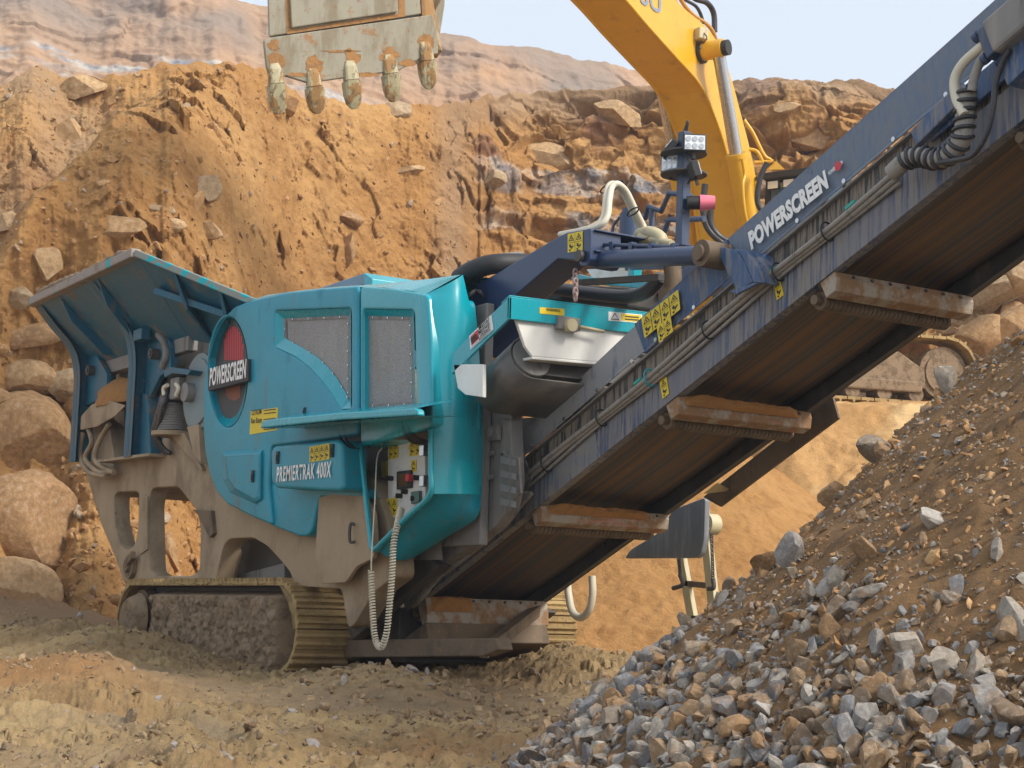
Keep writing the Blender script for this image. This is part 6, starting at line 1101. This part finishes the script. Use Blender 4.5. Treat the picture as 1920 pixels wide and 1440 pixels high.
# pipes and hoses along the boom top, boom lamp
PB_ = (E(0, .2, 0), lv); g = MB(); g.tube(cr([U(a, b, pl=PB_) for a, b in [(1262, -30), (1280, 5), (1300, 28), (1325, 45), (1338, 62), (1344, 80)]], 6), .035, 8); g.tube(cr([U(a, b, pl=PB_) for a, b in [(1255, -20), (1275, 15), (1295, 35), (1310, 40)]], 6), .03, 8); g.build('boom_pipe', paint('orange_brown_pipe', (.50, .26, .06), [(MUD, SP, .55, .7, .7)], .5), bo)
g = MB(); g.tube(cr([U(a, b, pl=PB_) for a, b in [(1270, -40), (1300, -5), (1325, 5), (1338, 25), (1340, 60)]], 6), .05, 10); g.tube(cr([U(a, b, pl=PB_) for a, b in [(1285, 0), (1305, 12), (1315, 30), (1318, 45)]], 6), .03, 8); g.build('boom_hose', M['hose_dark'], bo)
PLs = (E(0, hw+.05, 0), lv); c = U(1311, 66, pl=PLs); g = MB(); g.box(c-[.13, .1, .10], c+[.13, .1, .10]); lm = g.build('boom_lamp', M['cream'], bo, .02); g = MB(); g.tube(cr([c+[0, 0, -.1], c+[-.03, 0, -.2], c+[.05, 0, -.22]], 4), .025, 6); g.tube(cr([c+[.13, 0, 0], c+[.2, 0, -.1], c+[.1, 0, -.18]], 5), .012, 6); g.build('lamp_stalk', M['brownsteel'], lm)
for l in ([(1322, 345), (1318, 390), (1328, 430), (1362, 462)], [(1334, 380), (1332, 415), (1345, 440), (1370, 455)]): g = MB(); g.tube(cr([U(a, b, d=28.6) for a, b in l], 7), .055, 10); g.build('base_hose', M['hose_dark'], ex)
g = MB(); g.tube(cr([U(a, b, d=28.7) for a, b in [(1438, 305), (1425, 335), (1420, 375), (1430, 400)]], 7), .05, 10); g.build('base_hose', M['hose_dark'], ex)
# bucket
DB = 19.6; bkt = empty('bucket', U(665, 0, d=DB), '', ''); del bkt['label'], bkt['category']; bkt.parent = ex; bkt.matrix_parent_inverse = ex.matrix_world.inverted()
bo_ = U(660, 60, d=DB); bn = -CF*.93+CR*.37; bn /= np.linalg.norm(bn); BPL = (bo_, bn); B_ = lambda p, off=0: U(*p, pl=(bo_+bn*off, bn))
def bplate(nm, pts, th, off=0, mat='bucket', bev=.012, par=bkt): g = MB(); g.prism([B_(p, off) for p in pts], -bn*th); return g.build(nm, M[mat], par, bev)
bplate('back_plate', [(501, -70), (505, 68), (790, 26), (780, -110)], .05)
bplate('wear_plate', [(541, -70), (547, 52), (746, 22), (744, -90)], .05, .045)
bplate('inner_plate', [(507, 110), (560, 110), (805, 70), (800, -110), (507, -110)], .03, -.06)
bplate('lip_plate', [(495, 76), (508, 70), (812, 27), (820, 60), (822, 100), (790, 108), (752, 130), (740, 133), (578, 155), (536, 142), (508, 150), (500, 125)], .07, .03)
bplate('side_plate', [(812, 27), (836, -20), (834, 10), (824, 75), (820, 100)], .9, .0)
g = MB(); A_0 = [B_(p) for p in ((790, 26), (812, 27), (822, 95), (840, -10), (842, -110), (780, -110))]; g.prism([B_((790, 30)), B_((822, 95)), B_((822, 95))-bn*.5+CR*.1, B_((838, -30))-bn*1.1, B_((842, -120))-bn*1.2, B_((784, -110))], CR*.05); g.build('side_cheek', paint('orange_lit_bucket_side', (.42, .33, .2), [(OCHRE, (3, 3, 3), .42, .55, .9)], .7, bump=.3), bkt, .01)  # orange sunlight on the cheek is put into its colour as ochre patches
sh = [B_((505, -110)), B_((790, -120))]; g = MB(); g.prism([B_((505, -70)), B_((505, -130))-bn*.4, B_((510, -130))-bn*1.3, B_((510, -110))-bn*1.3, B_((505, -100))-bn*.4], (B_((790, -110))-B_((505, -70)))); g.build('shell', M['bucket'], bkt)
g = MB()
for dx in (-.35, .35): c = B_((650, -80)); g.prism([c+CR*dx, c+CR*dx+CU*.7, c+CR*dx+CU*.7-bn*.5, c+CR*dx-bn*.6], CR*.06)
g.build('hinge_ear', Yl, bkt, .01)
orm = paint('orange_clay_and_shade', (.36, .18, .06), [((.26, .14, .06), (12, 12, 12), .45, .6, .8)], .9, bump=.5)
def smear(cx, cy, rx, ry, sd, off): r_ = np.random.default_rng(sd); ph = r_.uniform(0, 6, 4); g = MB(); g.prism([B_((cx+rx*math.cos(a)*(1+.22*math.sin(3*a+ph[0])+.15*math.sin(5*a+ph[1])+.1*math.sin(9*a+ph[2])), cy+ry*math.sin(a)*(1+.22*math.sin(2*a+ph[3])+.12*math.sin(7*a+ph[1]))), off) for a in np.linspace(0, 2*math.pi, 40, endpoint=False)], -bn*.006); g.build('dried_clay', orm, bkt)
for i, (cx, cy, rx, ry) in enumerate([(520, 118, 15, 22), (590, 126, 16, 20), (659, 108, 14, 18), (730, 102, 16, 14), (800, 76, 15, 14), (514, 84, 10, 12), (640, 96, 30, 3), (560, 140, 18, 5), (690, 140, 20, 4), (765, 118, 16, 6)]): smear(cx, cy, rx, ry, i, .034)
g = MB(); bi = [(545, -70), (550, 55), (748, 25), (742, -80)]; bo2 = [(533, -70), (538, 64), (760, 31), (756, -90)]
for i in range(3): g.add([B_(bo2[i], .004), B_(bo2[i+1], .004), B_(bi[i+1], .004), B_(bi[i], .004)], [(0, 1, 2, 3)])
g.build('rust_shadow_band', orm, bkt)  # rusty ring round the wear plate, with its frame shadow painted in
for (tx, ty, bx_, by_, lean) in ((515, 118, 524, 214, 0), (586, 128, 596, 213, 1), (656, 113, 665, 204, 1), (729, 102, 739, 191, 1), (797, 78, 806, 167, 0)):
    w = 18; c0, c1 = B_((tx, ty), .045), B_((bx_, by_), -.02); d = c1-c0; L3 = np.linalg.norm(d); d /= L3; s3 = np.cross(d, bn); s3 /= np.linalg.norm(s3); g = MB(); tt = [(0, .05, .015), (.12, .075, .05), (.40, .092, .08), (.41, .084, .07), (.43, .084, .07), (.435, .110, .09), (.70, .108, .07), (.88, .092, .04), (.97, .055, .02), (1., .025, .012)]
    R3 = []
    for t, a, b in tt: cc = c0+d*L3*t-bn*(.02); R3.append([cc+s3*a*math.copysign(abs(math.cos(q))**.55, math.cos(q))+bn*b*math.copysign(abs(math.sin(q))**.55, math.sin(q)) for q in np.linspace(0, 2*math.pi, 12, endpoint=False)+.13])
    for i in range(len(R3)-1): loft(R3[i], R3[i+1], g, smooth=False)
    g.add(R3[0], [tuple(range(12))]); g.add(R3[-1], [tuple(range(12))]); th_ = g.build('tooth', M['tooth'], bkt, .012)
# ---------------------------------------------------------------- thin summer haze in the air of the quarry
hc = [RD(r, d) for r, d in ((-60, -12), (70, -12), (85, 205), (-75, 205))]
g = MB(); g.hexa([np.array([p[0], p[1], -3.0]) for p in hc]+[np.array([p[0], p[1], 46.0]) for p in hc])
hm = bpy.data.materials.new('haze'); hm.use_nodes = True; t_ = hm.node_tree; t_.nodes.remove(t_.nodes['Principled BSDF']); pv = t_.nodes.new('ShaderNodeVolumePrincipled'); pv.inputs['Color'].default_value = (.86, .90, 1, 1); pv.inputs['Density'].default_value = .0009; t_.links.new(pv.outputs[0], t_.nodes['Material Output'].inputs['Volume'])
ho = g.build('haze', hm); ho['kind'] = 'stuff'
